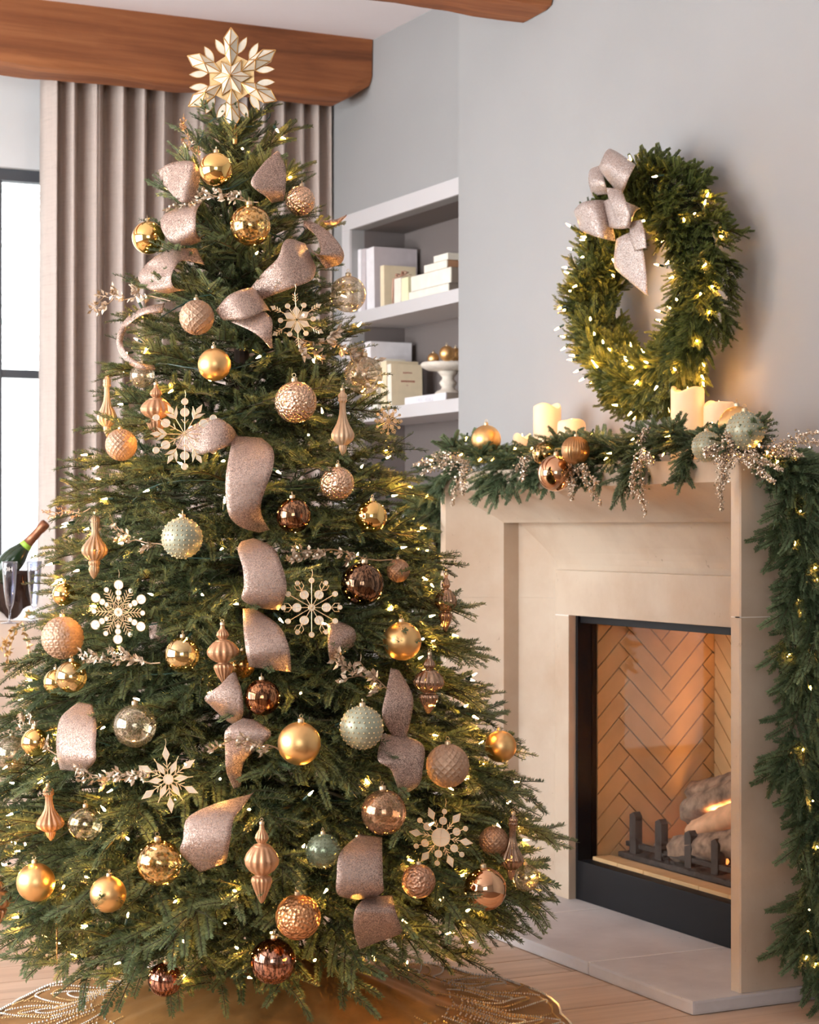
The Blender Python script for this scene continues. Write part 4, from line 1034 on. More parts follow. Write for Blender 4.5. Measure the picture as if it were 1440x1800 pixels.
pick((500,585), (672,632), .04, .04, 'large champagne leaf pick below the faceted snowflake', 3, .016, 52, 8, spread=.05)
pick((352,292), (318,212), .0, .04, 'copper glitter sprig standing up at the top left', 4, .006, 60, 0, 'pickgold', .014)
pick((292,962), (160,918), .05, .05, 'pale berry pick left of the sage green bauble', 5, .012, 40, 14)
pick((690,985), (515,960), .05, .07, 'champagne berry pick above the dark bronze bauble', 6, .013, 50, 10, spread=.04)
pick((282,1162), (148,1160), .05, .05, 'silver leaf pick under the white disc snowflake', 7, .013, 48, 3)
pick((690,1212), (595,1168), .05, .07, 'dark champagne leaf pick above the brass dotted green bauble', 8, .015, 40, 2)
pick((494,1318), (398,1302), .06, .09, 'champagne leaf pick left of the large satin gold bauble', 9, .012, 34, 6)
pick((292,1358), (136,1374), .05, .07, 'pale berry pick left of the diamond shape snowflake', 10, .013, 50, 16)
pick((122,1342), (30,1268), .05, .05, 'silver leaf pick around the mirror gold bauble at the left edge', 11, .013, 40, 6)
pick((160,895), (85,905), .0, .02, 'copper glitter sprig sticking out at the left middle', 12, .006, 46, 0, 'pickgold', .016)
# ============================================================ TOPPER
tp = thing('tree_topper', 'faceted capiz shell snowflake topper with gold edges on the tree top', 'topper', P(408, 138, TZ-.07)); tp.rotation_euler = (math.radians(-4), math.radians(-2), -YAW-.12)
TR = 90*TZ/FPX
M['pearl'] = mat('pearl_capiz', lin(216, 206, 186), .25, .2, noise=(40, .12)); M['goldcloth'] = mat('gold_mesh_web', lin(214, 180, 126), .5, .3, noise=(120, .15)); M['goldedge'] = mat('antique_gold_edge', lin(196, 152, 92), .35, .9)
def tpt(a, r, l, h): return Vector((math.cos(a)*r-math.sin(a)*l, -h, math.sin(a)*r+math.cos(a)*l))*TR
for k in range(6):
    a = PI/2+k*PI/3
    A, E1, E2, S1, S2, T, Rg = tpt(a, .22, 0, .06), tpt(a, .46, .115, .03), tpt(a, .46, -.115, .03), tpt(a, .80, .14, .03), tpt(a, .80, -.14, .03), tpt(a, 1.0, 0, .01), tpt(a, .58, 0, .17)
    b_ = [tpt(a, .22, 0, -.05), tpt(a, .46, .115, -.03), tpt(a, .46, -.115, -.03), tpt(a, .80, .14, -.03), tpt(a, .80, -.14, -.03), tpt(a, 1.0, 0, -.01), tpt(a, .58, 0, -.16)]
    f_ = [A, E1, E2, S1, S2, T, Rg]; tri = [(0, 6, 1), (0, 2, 6), (1, 6, 3), (2, 4, 6), (3, 6, 5), (4, 5, 6)]
    arm = MB().add(f_, tri).add(b_, [t_[::-1] for t_ in tri]).add([E1, S1, T, S2, E2, A]+[b_[1], b_[3], b_[5], b_[4], b_[2], b_[0]], [(i, (i+1) % 6, 6+(i+1) % 6, 6+i) for i in range(6)]).build('arm', M['pearl'], tp)
    wb = MB()
    for i, j in ((0, 6), (6, 5), (0, 1), (0, 2), (1, 3), (2, 4), (3, 5), (4, 5), (1, 6), (2, 6), (3, 6), (4, 6)): wb.tube([f_[i], f_[j]], .0014, 5)
    wb.build('gold_edging', M['goldedge'], arm)
    for s in (-1, 1):
        d0, d1 = Vector((.47, s*.125)), Vector((.79, s*.31)); ax = d1-d0; nn = Vector((-ax.y, ax.x)); out = []; w1 = [0, .14, .2, .19, .12, 0]
        for i in range(6): q = d0+ax*(i/5)+nn*w1[i]; out.append(q)
        for i in range(4, 0, -1): q = d0+ax*(i/5)-nn*w1[i]*.9; out.append(q)
        m_ = len(out); pl = [tpt(a, q.x, q.y, .012) for q in out]
        lf = MB().add(pl+[tpt(a, q.x, q.y, -.012) for q in out], [tuple(range(m_)), tuple(range(2*m_-1, m_-1, -1))]+[(i, m_+i, m_+(i+1) % m_, (i+1) % m_) for i in range(m_)]).build('leaf', M['capizw'] if False else M['pearl'], tp)
        MB().tube(pl+[pl[0]], .001, 5).build('gold_edging', M['goldedge'], lf)
    ah = a+PI/6
    # centre star point between the arms + cloth web
    C0, L1, L2, O = Vector((0, -.20, 0))*TR, tpt(a, .22, 0, .06), tpt(a+PI/3, .22, 0, .06), tpt(ah, .39, 0, .05)
    sp = MB().add([C0, L1, O], [(0, 1, 2)]).add([C0, O, L2], [(0, 1, 2)]).build('star_point', M['pearl'], tp)
    wb = MB(); [wb.tube([p_, q_], .0011, 5) for p_, q_ in ((C0, O), (C0, L1), (L1, O), (O, L2))]; wb.build('gold_edging', M['goldedge'], sp)
    arc = [tpt(a, .44, .11, .022)]+[tpt(ah, .42-.06*math.sin(PI*q/6), (q/6-.5)*.26*-1, .02) for q in range(7)]+[tpt(a+PI/3, .44, -.11, .022)]
    MB().add([tpt(a, .22, 0, .03)]+arc+[tpt(a+PI/3, .22, 0, .03)], [tuple(range(len(arc)+2))]).build('web', M['goldcloth'], tp)
MB().tube([(0, .01, -.02), (0, .015, -.10), (0, .02, -.16)], .006, 8).build('stem', M['goldedge'], tp)

# ============================================================ SKIRT
SKC = P(490, HORIZON+CAMH*FPX/5.0, 5.0); SKC.z = 0
sk = thing('tree_skirt', 'round golden brown fabric tree skirt with beaded scalloped border on the floor', 'tree skirt', SKC)
def sk_h(r, a):
    t = r/.73; b = .20*max(0, 1-t/.80)**1.15+.016+.006*math.sin(a*9+2)*min(1, t*1.4)+.004*math.sin(a*23+r*20)*t+.012*max(0, math.sin(a*5+1))*max(0, 1-abs(t-.55)*3)
    return max(.004, b*(1 if t < .97 else .55))
def sk_edge(a): return .73+.014*abs(math.sin(a*9))+.006*math.sin(a*4)
def skp(t, a, up=0): r = sk_edge(a)*t; return Vector((math.cos(a)*r, math.sin(a)*r, sk_h(r, a)+up))
na, nr = 180, 30; vs = [skp(j/nr if j else .02, 2*PI*i/na) for j in range(nr+1) for i in range(na)]
m, nt, b, out = newmat('golden_brown_velvet'); b.inputs['Roughness'].default_value = .55; b.inputs['Sheen Weight'].default_value = .25; b.inputs['Sheen Tint'].default_value = lin(230, 180, 110)
n1 = N(nt, 'ShaderNodeTexNoise', Scale=18.0, Detail=6.0); nt.links.new(texco(nt), n1.inputs['Vector']); nt.links.new(ramp(nt, n1.outputs['Fac'], [(.3, lin(124, 82, 38)), (.7, lin(150, 104, 54))]), b.inputs['Base Color']); bump(nt, b, n1.outputs['Fac'], .2, .01)
MB().add(vs, [(j*na+i, j*na+(i+1) % na, (j+1)*na+(i+1) % na, (j+1)*na+i) for j in range(nr) for i in range(na)]).build('fabric', m, sk, smooth=True)
M['silverbead'] = mat('silver_beads', lin(238, 230, 218), .25, .4); M['goldbead'] = mat('gold_beads', lin(206, 168, 112), .3, .5)
def beads(curve, mt, nm='bead_trim', r=.0035):
    mb = MB(); L = 0; last = None
    for p_ in curve:
        if last is None or (p_-last).length > r*1.7:
            mb.add([p_+Vector(v)*r for v in ((1, 0, 0), (-1, 0, 0), (0, 1, 0), (0, -1, 0), (0, 0, 1), (0, 0, -1))], [(0, 2, 4), (2, 1, 4), (1, 3, 4), (3, 0, 4), (2, 0, 5), (1, 2, 5), (3, 1, 5), (0, 3, 5)]); last = p_
    o = mb.build(nm, mt, sk); o['kind'] = 'stuff'
beads([skp(.995, 2*PI*i/1800, .003) for i in range(1801)], M['silverbead'], 'edge_bead_trim', .005)
beads([skp(.965, 2*PI*i/1800, .003) for i in range(1801)], M['goldbead'], 'edge_bead_trim', .003)
for k in range(18):
    a0 = k*2*PI/18; w_ = 2*PI/18
    for j, (tt, sp_) in enumerate(((.97, .95), (.90, .72), (.84, .5), (.77, .30))):
        cv = []
        for i in range(161):
            s = i/160; a = a0+w_*(.5+(s-.5)*sp_); cv.append(skp(.60+(tt-.60)*(math.sin(PI*s)**.55), a, .004))
        beads(cv, M['silverbead'] if j % 2 == 0 else M['goldbead'], 'bead_scroll', .0034)
    beads([skp(.56+.40*i/120, a0+.05*math.sin(i/120*6), .004) for i in range(121)], M['goldbead'], 'bead_scroll', .0032)
    beads([skp(.60+.30*i/90, a0+w_*.5+.03*math.sin(i/90*7), .004) for i in range(91)], M['silverbead'], 'bead_scroll', .003)

# ============================================================ WREATH
SG = [make_branch(300+i, .15, 10, .09, 1.15, .7, .0034, .0145, .0017, .12) for i in range(7)]
SGW = [npmesh('wreath_sprig', *g, [M['needle3'], M['stem']]) for g in SG]; SGG = [npmesh('garland_sprig', *g, [M['needle2'], M['stem']]) for g in SG]
WC = Vector((3.325, 5.10, 1.972)); WR, WT = .284, .085
wr = thing('wreath', 'round green fir wreath with warm lights hanging on the wall', 'wreath', WC)
MB().tube([(0, WR*math.cos(q), WR*math.sin(q)) for q in [k*2*PI/40 for k in range(41)]], .046, 10, cap=False).build('wire_frame', mat('wreath_core', lin(44, 52, 28), .9, noise=(60, .5), nb=1.0), wr)
def place(o, p, d, up, s, origin):
    d = d.normalized(); x = d.cross(up)
    if x.length < 1e-3: x = d.orthogonal()
    x.normalize(); z = x.cross(d)
    o.matrix_local = Matrix.Translation(-Vector(origin)) @ Matrix(((x.x, d.x, z.x, p.x), (x.y, d.y, z.y, p.y), (x.z, d.z, z.z, p.z), (0, 0, 0, 1))) @ Matrix.Diagonal((s, s, s, 1))
rw = random.Random(8)
for i in range(290):
    q = 2*PI*i*.61803; rd = Vector((0, math.cos(q), math.sin(q))); tg = Vector((0, -math.sin(q), math.cos(q)))
    g = rw.uniform(-PI*.72, PI*.72); o_ = Vector((-1, 0, 0))*math.cos(g)+rd*math.sin(g)
    base = WC+rd*WR+o_*.035-tg*.05
    o = link('sprig', SGW[i % 7], wr); place(o, base, o_*.62+tg*rw.uniform(.1, .85)+Vector((0, 0, .06)), o_, rw.uniform(.60, .76)*(.72 if g < -.5 else 1), WC)
SMALL = [make_branch(400+i, .12, 7, .075, .6, .7, .006, .015, .0024, .05) for i in range(3)]; sp_ = []
for i in range(210):
    q = 2*PI*i*.61803; rd = Vector((0, math.cos(q), math.sin(q))); tg = Vector((0, -math.sin(q), math.cos(q))); g = rw.uniform(-2.2, 2.2); o_ = Vector((-1, 0, 0))*math.cos(g)+rd*math.sin(g)
    p_ = WC+rd*WR+o_*.03; d = (o_*.35+tg).normalized(); x = d.cross(o_).normalized(); z = x.cross(d); sp_.append((Matrix(((x.x, d.x, z.x, p_.x), (x.y, d.y, z.y, p_.y), (x.z, d.z, z.z, p_.z), (0, 0, 0, 1))), i % 3))
mass('inner_foliage', sp_, SMALL, [M['needle3'], M['stem']], wr, WC)
wl = thing('light_string', 'string of warm white lights wound through the wall wreath', 'string lights', WC, 'warm white string lights')
for i in range(84):
    q = 2*PI*i/84+rw.uniform(-.03, .03); rd = Vector((0, math.cos(q), math.sin(q))); g = rw.uniform(-1.2, 1.9) if rd.y < 0 else rw.uniform(-1.5, 1.5); o_ = Vector((-1, 0, 0))*math.cos(g)+rd*math.sin(g)
    bq = WC+rd*WR+o_*(rw.uniform(.112, .138) if abs(g) < .9 else rw.uniform(.085, .115)); bx_ = proj(bq)
    if (bx_[0]-1072)**2+(bx_[1]-350)**2 < 72**2: continue
    put_bulb(wl, bq, o_+rd*rw.uniform(-.5, .5)+Vector((0, rw.uniform(-.5, .5), rw.uniform(-.5, .5))), 'bulbw', 1.0)
MB().tube([(-.05*math.cos(k*1.3), (WR+.05*math.sin(k*1.3))*math.cos(k*2*PI/150), (WR+.05*math.sin(k*1.3))*math.sin(k*2*PI/150)) for k in range(151)], .0015, 4).build('cord', M['socket'], wl)
bow = thing('ribbon_bow', 'silvery rose glitter ribbon bow with loops and tails on the wreath', 'bow', Vector(fp_pt(1085, 385, 3.20)))
def bfn(x, y, off): return Vector(fp_pt(x, y, 3.21-off))
for nm, secs in (('loop', [(1085,338,1092,345,-.02),(1056,300,1098,332,.05),(1057,284,1106,312,.07),(1070,262,1117,291,.03),(1084,275,1112,300,-.03),(1080,330,1098,338,-.05)]),
                 ('loop', [(1056,292,1062,288,-.02),(1038,298,1060,300,.0),(1035,320,1064,322,.03),(1042,346,1070,342,.0)]),
                 ('loop', [(1066,352,1082,424,.02),(1044,352,1062,420,.07),(1022,357,1042,414,.08),(1009,372,1020,404,.04),(1026,366,1034,400,-.04)]),
                 ('loop', [(1058,356,1066,398,.03),(1080,347,1085,402,.08),(1106,357,1106,399,.08),(1126,366,1114,374,.02)]),
                 ('knot', [(1066,330,1094,336,.06),(1070,348,1100,352,.09),(1078,372,1108,380,.09),(1084,400,1108,402,.06)]),
                 ('tail', [(1084,420,1108,408,.05),(1081,440,1128,430,.06),(1081,470,1136,478,.05),(1104,492,1138,506,.05),(1135,518,1139,520,.05)]),
                 ('tail', [(1108,392,1128,386,.05),(1108,415,1134,410,.07),(1116,442,1137,436,.07)])):
    ribbon_obj(nm, secs, bfn, M['bowribbon'], bow, .014)

# ============================================================ MANTEL GARLAND
gar = thing('garland', 'long green fir garland lying along the mantel and hanging down its sides', 'garland', (3.13, FC, 1.435))
gl = thing('light_string', 'string of tiny warm lights wound through the mantel garland', 'string lights', (3.13, FC, 1.435), 'warm white string lights')
pathM = [Vector((3.10, YF+.02-(YF-YN)*t, 1.462+.012*math.sin(t*17))) for t in [k/40 for k in range(41)]]
pathR = [Vector(v) for v in ((3.09, 4.25, 1.455), (3.15, 4.19, 1.40), (3.185, 4.17, 1.2), (3.195, 4.165, .9), (3.205, 4.165, .6), (3.215, 4.16, .3), (3.22, 4.16, .10))]
pathL = [Vector(v) for v in ((3.08, 5.96, 1.455), (3.06, 6.02, 1.38), (3.07, 6.04, 1.2), (3.08, 6.05, 1.0), (3.08, 6.05, .8))]
for pth in (pathM, pathR, pathL): MB().tube([p_-gar.location for p_ in pth], .006, 6).build('core_stem', M['stem'], gar)
def along(pth, t):
    f = t*(len(pth)-1); i = min(len(pth)-2, int(f)); return pth[i].lerp(pth[i+1], f-i), (pth[i+1]-pth[i]).normalized()
rg = random.Random(15); k = 0
for i in range(140):
    p_, tg = along(pathM, (i+rg.random())/140); s = rg.choice((-1, 1))
    d = tg*s*rg.uniform(.5, 1.0)+Vector((-1, 0, 0))*rg.uniform(-.5, .75)+Vector((0, 0, 1))*rg.uniform(-.15, .42)
    if rg.random() < .22: d = Vector((-.55, rg.uniform(-.5, .5), -.65))
    dz = d.normalized(); q = p_+dz*.12
    o = link('sprig', SGG[k % 7], gar); k += 1; place(o, p_+Vector((0, 0, .006)), d, Vector((-.3, 0, 1)), rg.uniform(.65, .98), gar.location)
for pth, n_ in ((pathR, 122), (pathL, 38)):
    for i in range(n_):
        p_, tg = along(pth, ((i+rg.random())/n_)**.95); d = tg*rg.uniform(.7, 1.1)+Vector((rg.uniform(-.85, .85), rg.uniform(-.7, .12) if pth is pathR else rg.uniform(-.5, .5), 0))
        if p_.z < .22: d = tg*.35+Vector((rg.uniform(-.5, .6), -.4, 0))
        o = link('sprig', SGG[k % 7], gar); k += 1; place(o, p_, d, Vector((0, -1, .1)), rg.uniform(.8, 1.2), gar.location)
for pth, n_ in ((pathM, 30), (pathR, 28), (pathL, 9)):
    for i in range(n_):
        p_, tg = along(pth, (i+rg.random())/n_); o_ = Vector((rg.uniform(-1, .3), rg.uniform(-1, -.2) if pth is pathR else rg.uniform(-.4, .4), rg.uniform(-.4, .8))).normalized()
        put_bulb(gl, p_+o_*rg.uniform(.055, .085), Vector((o_.x, o_.y, rg.uniform(-1, .4))), 'bulbg', .85)
MB().tube([along(pathM, t/60)[0]-gl.location+Vector((.02*math.sin(t), 0, .03)) for t in range(61)], .0015, 4).build('cord', M['socket'], gl)
# baubles in the garland
def mb_(px, py, r, typ, x, label):
    z = x/(SY+CY*(px-720)/FPX); bauble(P(px, py, z), r*z/FPX, typ, label, 'baubles on the mantel garland')
mb_(855,773,26,'satin',3.10,'satin gold bauble at the far left of the mantel garland')
mb_(957,798,22,'mercury',3.01,'speckled mercury glass bauble above the copper glass one on the mantel')
mb_(977,832,32,'mirrorp',2.97,'large copper mirror glass bauble hanging over the mantel edge')
mb_(1012,792,25,'burst',2.99,'bronze starburst bauble on the mantel garland')
mb_(1243,785,27,'green',3.02,'small sage green dotted bauble near the right end of the mantel')
mb_(1297,748,34,'satin',3.16,'gold satin bauble behind the large green spiked one on the mantel')
mb_(1310,757,34,'green',3.04,'large green bauble with brass spikes at the right end of the mantel')
# glitter sprays
M['spark'] = mat('champagne_glitter_grains', lin(226, 200, 176), .18, .75, noise=(400, .4))
def spray(base, ends, label, seed, n=110):
    r = random.Random(seed); B = Vector(fp_pt(*base)); t = thing('glitter_spray', label, 'decoration', B, 'glitter sprays on the mantel garland'); st = MB(); gr = MB()
    for e in ends:
        E = Vector(fp_pt(*e))-B; mid = E*.5+Vector((-.02, 0, .02)); pts = [Vector((0, 0, 0)).lerp(mid, k/5).lerp(mid.lerp(E, k/5), k/5) for k in range(6)]; st.tube(pts, .0012, 4)
        for k in range(n):
            u = r.random()**.75; i = min(4, int(u*5)); p_ = pts[i].lerp(pts[i+1], u*5-i); w_ = .019*(1-u)**.7+.004
            q = p_+Vector((r.gauss(0, .5), r.gauss(0, .5), r.gauss(0, .5)))*w_; s = r.uniform(.003, .0062); d1 = Vector((r.uniform(-1, 1), r.uniform(-1, 1), r.uniform(-1, 1))).normalized()*s; d2 = d1.orthogonal().normalized()*s*.7; d3 = d1.cross(d2).normalized()*s*.6
            gr.add([q+d1, q+d2, q-d1, q-d2, q+d3, q-d3], [(0, 1, 4), (1, 2, 4), (2, 3, 4), (3, 0, 4), (1, 0, 5), (2, 1, 5), (3, 2, 5), (0, 3, 5)])
    st.build('stem', M['pickstem'], t); gr.build('glitter_grains', M['spark'], t)['kind'] = 'stuff'
spray((826,812,3.03), [(728,818,3.0),(738,836,3.0),(795,888,3.0),(815,870,2.99),(760,800,3.02)], 'pale pink glitter spray at the left end of the mantel garland', 1, 150)
spray((945,800,3.03), [(908,828,3.0),(918,845,3.0)], 'small glitter spray beside the mercury glass bauble', 2)
spray((1015,815,3.02), [(1058,890,2.99),(1005,880,2.98),(1050,850,2.99),(1000,835,3.0)], 'glitter spray drooping under the bronze starburst bauble', 3)
spray((1130,800,3.02), [(1135,905,3.0),(1112,868,2.99),(1150,815,3.0),(1140,755,3.05)], 'long glitter spray hanging at the middle of the mantel', 4)
spray((1278,795,3.0), [(1269,896,3.0),(1276,850,3.0),(1362,848,3.0),(1376,826,3.02),(1240,800,2.97),(1290,765,3.0)], 'large glitter spray under the big green bauble at the mantel end', 5, 140)
spray((1350,798,3.10), [(1442,760,3.1),(1445,778,3.1),(1410,802,3.1)], 'glitter spray pointing right at the mantel end', 6, 130)
# ============================================================ CANDLES
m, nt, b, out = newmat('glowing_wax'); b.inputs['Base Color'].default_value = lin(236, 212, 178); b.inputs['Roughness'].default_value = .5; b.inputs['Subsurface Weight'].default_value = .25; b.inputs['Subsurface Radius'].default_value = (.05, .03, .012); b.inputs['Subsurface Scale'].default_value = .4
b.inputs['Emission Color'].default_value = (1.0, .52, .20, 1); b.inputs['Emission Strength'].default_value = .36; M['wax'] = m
M['wick'] = glowmat('candle_flame_led', (1, .62, .24, 1), 14)
def candle(px, py, hw, x, label, seed):
    z = x/(SY+CY*(px-720)/FPX); top = CAMH+(HORIZON-py)/FPX*z; p_ = P(px, py, z); r = hw*z/FPX; p_.z = 1.4355; H = top-p_.z; rr = random.Random(seed)
    t = thing('candle', label, 'candle', p_, 'pillar candles on the mantel'); n_ = 32; vs = []; ph = rr.uniform(0, 6)
    def wav(a): return .007*math.sin(2*a+ph)+.004*math.sin(3*a+ph*2)
    prof = [(r, 0, 0), (r, H*.5, 0), (r, H-.008, 1), (r*.97, H-.001, 1), (r*.9, H, 1), (r*.86, H-.006, .9), (r*.8, H-.022, .3), (r*.2, H-.026, 0)]
    for (q, hh, wv) in prof:
        for i in range(n_): a = 2*PI*i/n_; vs.append((q*math.cos(a), q*math.sin(a), hh+wv*wav(a)))
    fs = [(j*n_+i, j*n_+(i+1) % n_, (j+1)*n_+(i+1) % n_, (j+1)*n_+i) for j in range(len(prof)-1) for i in range(n_)]+[tuple(range(n_-1, -1, -1)), tuple(range(7*n_, 8*n_))]
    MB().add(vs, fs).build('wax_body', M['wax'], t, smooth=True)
    MB().lathe([(.001, H-.026), (.004, H-.02), (.005, H-.012), (.003, H-.002), (.0004, H+.008)], 8).build('flame_tip', M['wick'], t, smooth=True)
    l = bpy.data.lights.new('candle_glow', 'POINT'); l.energy = .17; l.color = (1, .42, .14); l.shadow_soft_size = .03
    o = bpy.data.objects.new('candle_glow', l); COL.objects.link(o); o.location = p_+Vector((.0, 0, H+.03))
candle(962,713,24.5,3.30,'tall ivory pillar candle at the left of the mantel',1); candle(1005,740,25,3.30,'medium ivory pillar candle right of the tall left one',2)
candle(1034,767,20,3.25,'short ivory pillar candle in front of the left group',3); candle(918,766,16,3.33,'short ivory candle at the far left of the left group',4)
candle(1209,684,29.5,3.28,'tall ivory pillar candle under the wreath at the right',5); candle(1264,709,27,3.33,'glowing pillar candle behind the gold bauble at the right',6)
# ============================================================ SHELF CONTENTS
def bookmat(name, c): return mat(name, c, .75, noise=(25, .05))
BK = {'white': bookmat('white_book_cloth', lin(238, 234, 236)), 'lilac': bookmat('lilac_grey_book_cloth', lin(206, 196, 198)), 'cream': bookmat('cream_book_paper', lin(240, 222, 188)), 'ivory': bookmat('ivory_book_paper', lin(244, 236, 220)), 'tan': bookmat('tan_book_edge', lin(186, 140, 106)), 'taupe': bookmat('taupe_book_cloth', lin(150, 136, 122)), 'yellow': bookmat('pale_yellow_book', lin(244, 238, 196))}
M['pages'] = mat('book_pages', lin(236, 226, 206), .9, noise=(200, .08))
M['redink'] = mat('red_print', lin(176, 84, 70), .8); M['greyink'] = mat('grey_print', lin(140, 132, 134), .8); M['paleink'] = mat('pale_print', lin(206, 206, 212), .7)
def book(label, loc, th, dep, hgt, cover, spine=None, lean=0, flat=False, pg=None, group='books on the built-in shelves'):
    # upright: spine faces -x, thickness along y ; loc = front (spine) near-bottom corner
    t = thing('book', label, 'book', loc, group)
    if lean: t.rotation_euler = (lean, 0, 0)
    c = .0025
    if not flat:
        MB().box(.004, dep-.004, c, th-c, .004, hgt-.004).build('pages', M['pages'], t)
        MB().box(0, dep, 0, c, 0, hgt, bev=.0008).build('cover', BK[cover], t); MB().box(0, dep, th-c, th, 0, hgt, bev=.0008).build('cover', BK[cover], t)
        MB().box(-.001, .004, .0003, th-.0003, 0, hgt, bev=.0008).build('spine', BK[spine or cover], t)
    else:      # lying: long spine (length hgt along y) faces -x
        MB().box(.004, dep-.004, .001, hgt-.004, c, th-c).build('pages', BK[pg] if pg else M['pages'], t)
        MB().box(0, dep, 0, hgt, 0, c, bev=.0008).build('cover', BK[cover], t); MB().box(0, dep, 0, hgt, th-c, th, bev=.0008).build('cover', BK[cover], t)
        MB().box(-.001, .004, 0, hgt, .0003, th-.0003, bev=.0008).build('spine', BK[spine or cover], t)
    return t
XS = 3.60
def upr(label, pl, pr, top, shelf, dep, cover, spine=None, lean=0, x=XS):
    y1, y0 = hitx(pl, x), hitx(pr, x); z = y0*CY+x*SY; h = CAMH+(HORIZON-top)/FPX*z-shelf
    return book(label, (x, y0, shelf+.0008), max(.008, y1-y0-.002), dep, h, cover, spine, lean)
def lie(label, pl, pr, z0, th, dep, cover, spine=None, x=XS):
    y1, y0 = hitx(pl, x), hitx(pr, x); return book(label, (x, y0, z0+.0008), th, dep, y1-y0, cover, spine, 0, True, cover)
s1, s2 = 2.177, 1.753
upr('white book at the far left of the upper shelf', 622, 635, 438, s1, .17, 'white')
upr('slim lilac grey book between two white books on the upper shelf', 636, 643, 437, s1, .17, 'lilac')
upr('tall thick white book with lilac cover on the upper shelf', 645, 659, 433, s1, .205, 'lilac', 'white', -.03)
upr('cream book leaning in front of the tall white book, upper shelf', 669, 676, 466, s1, .15, 'cream', 'cream', -.02)
upr('small cream book tied with a pinkish ribbon on the upper shelf', 693, 705, 488, s1, .09, 'ivory')
upr('small pale yellow book tied with a pinkish ribbon on the upper shelf', 706, 718, 487, s1, .09, 'yellow')
M['pinkribbon'] = mat('dusty_pink_ribbon', lin(206, 160, 136), .45, .1)
ya, yb = hitx(692, XS)+.002, hitx(719, XS)-.004; hgt = .113
rbn = thing('gift_ribbon', 'dusty pink ribbon tied around the two small books', 'ribbon', (XS, (ya+yb)/2, s1)); e = (ya-yb)/2
for nm, pts in (('band', [(-.004, e+.004, .002), (-.006, e+.003, .06), (-.004, e, hgt), (-.004, 0, hgt+.004), (-.004, -e, hgt)]), ('bow_loop', [(-.004, 0, hgt+.003), (-.012, .03, hgt+.016), (-.006, .05, hgt+.006), (-.004, 0, hgt+.003)]), ('bow_loop', [(-.004, 0, hgt+.003), (-.014, -.03, hgt+.02), (-.004, -.055, hgt+.012), (-.004, 0, hgt+.003)])):
    vs = []; 
    for p_ in pts: vs += [(p_[0], p_[1], p_[2]), (p_[0]+.014, p_[1], p_[2]+.001)]
    o = MB().add(vs, [(2*i, 2*i+1, 2*i+3, 2*i+2) for i in range(len(pts)-1)]).build(nm, M['pinkribbon'], rbn, smooth=True); sd = o.modifiers.new('thick', 'SOLIDIFY'); sd.thickness = .0015
lie('cream book at the bottom of the lying stack on the upper shelf', 719, 789, s1, .039, .16, 'taupe', 'ivory')
lie('thick ivory book second from the bottom of the lying stack', 723, 793, s1+.040, .061, .16, 'taupe', 'ivory')
lie('tan ended book third in the lying stack on the upper shelf', 746, 786, s1+.102, .031, .15, 'tan', 'ivory')
lie('small cream book on top of the lying stack, upper shelf', 763, 788, s1+.134, .026, .13, 'ivory')
w1 = upr('tall white book with grey printed title on the lower shelf', 641, 652, 600, s2, .195, 'white')
upr('ivory book left of the cream books on the lower shelf', 654, 664, 630, s2, .13, 'ivory')
upr('cream book behind the one with red print, lower shelf', 670, 680, 634, s2, .15, 'cream', None, -.02)
w2 = upr('cream book with red printed title leaning on the lower shelf', 682, 689, 639, s2, .145, 'cream', 'ivory', -.045)
w3 = lie('white book with raised title lying under the cake stand', 712, 784, s2, .033, .20, 'taupe', 'white')
def marks(parent, x0, x1, z, h, m, seed, y=-.0008):
    r = random.Random(seed); x = x0; mb = MB()
    while x < x1:
        w_ = r.uniform(.002, .0045); mb.box(x, x+w_*.75, y-.0004, y, z-h*r.uniform(.35, .5), z+h*r.uniform(.35, .5)); x += w_+.0012
    mb.build('printed_line', m, parent)
marks(w2, .055, .095, .148, .006, M['redink'], 1); marks(w2, .045, .108, .112, .008, M['redink'], 2); marks(w2, .07, .078, .095, .004, M['redink'], 3)
marks(w1, .06, .13, .175, .012, M['greyink'], 4); marks(w1, .05, .15, .145, .008, M['greyink'], 5); marks(w1, .085, .105, .195, .008, M['greyink'], 6)
def text(body, size, m, parent, loc, rot, ext=.0004, name='lettering'):
    cu = bpy.data.curves.new(name, 'FONT'); cu.body = body; cu.size = size; cu.extrude = ext; cu.align_x = 'CENTER'; cu.align_y = 'CENTER'; cu.materials.append(m)
    o = link(name+'_src', cu); dg = bpy.context.evaluated_depsgraph_get(); me = bpy.data.meshes.new_from_object(o.evaluated_get(dg)); bpy.data.objects.remove(o); return link(name, me, parent, loc, rot)
text('FANTAISIES', .030, M['paleink'], w3, (-.0014, w3.children[0].dimensions.y/2 if False else (hitx(712, XS)-hitx(784, XS))/2, .0165), (PI/2, 0, -PI/2))
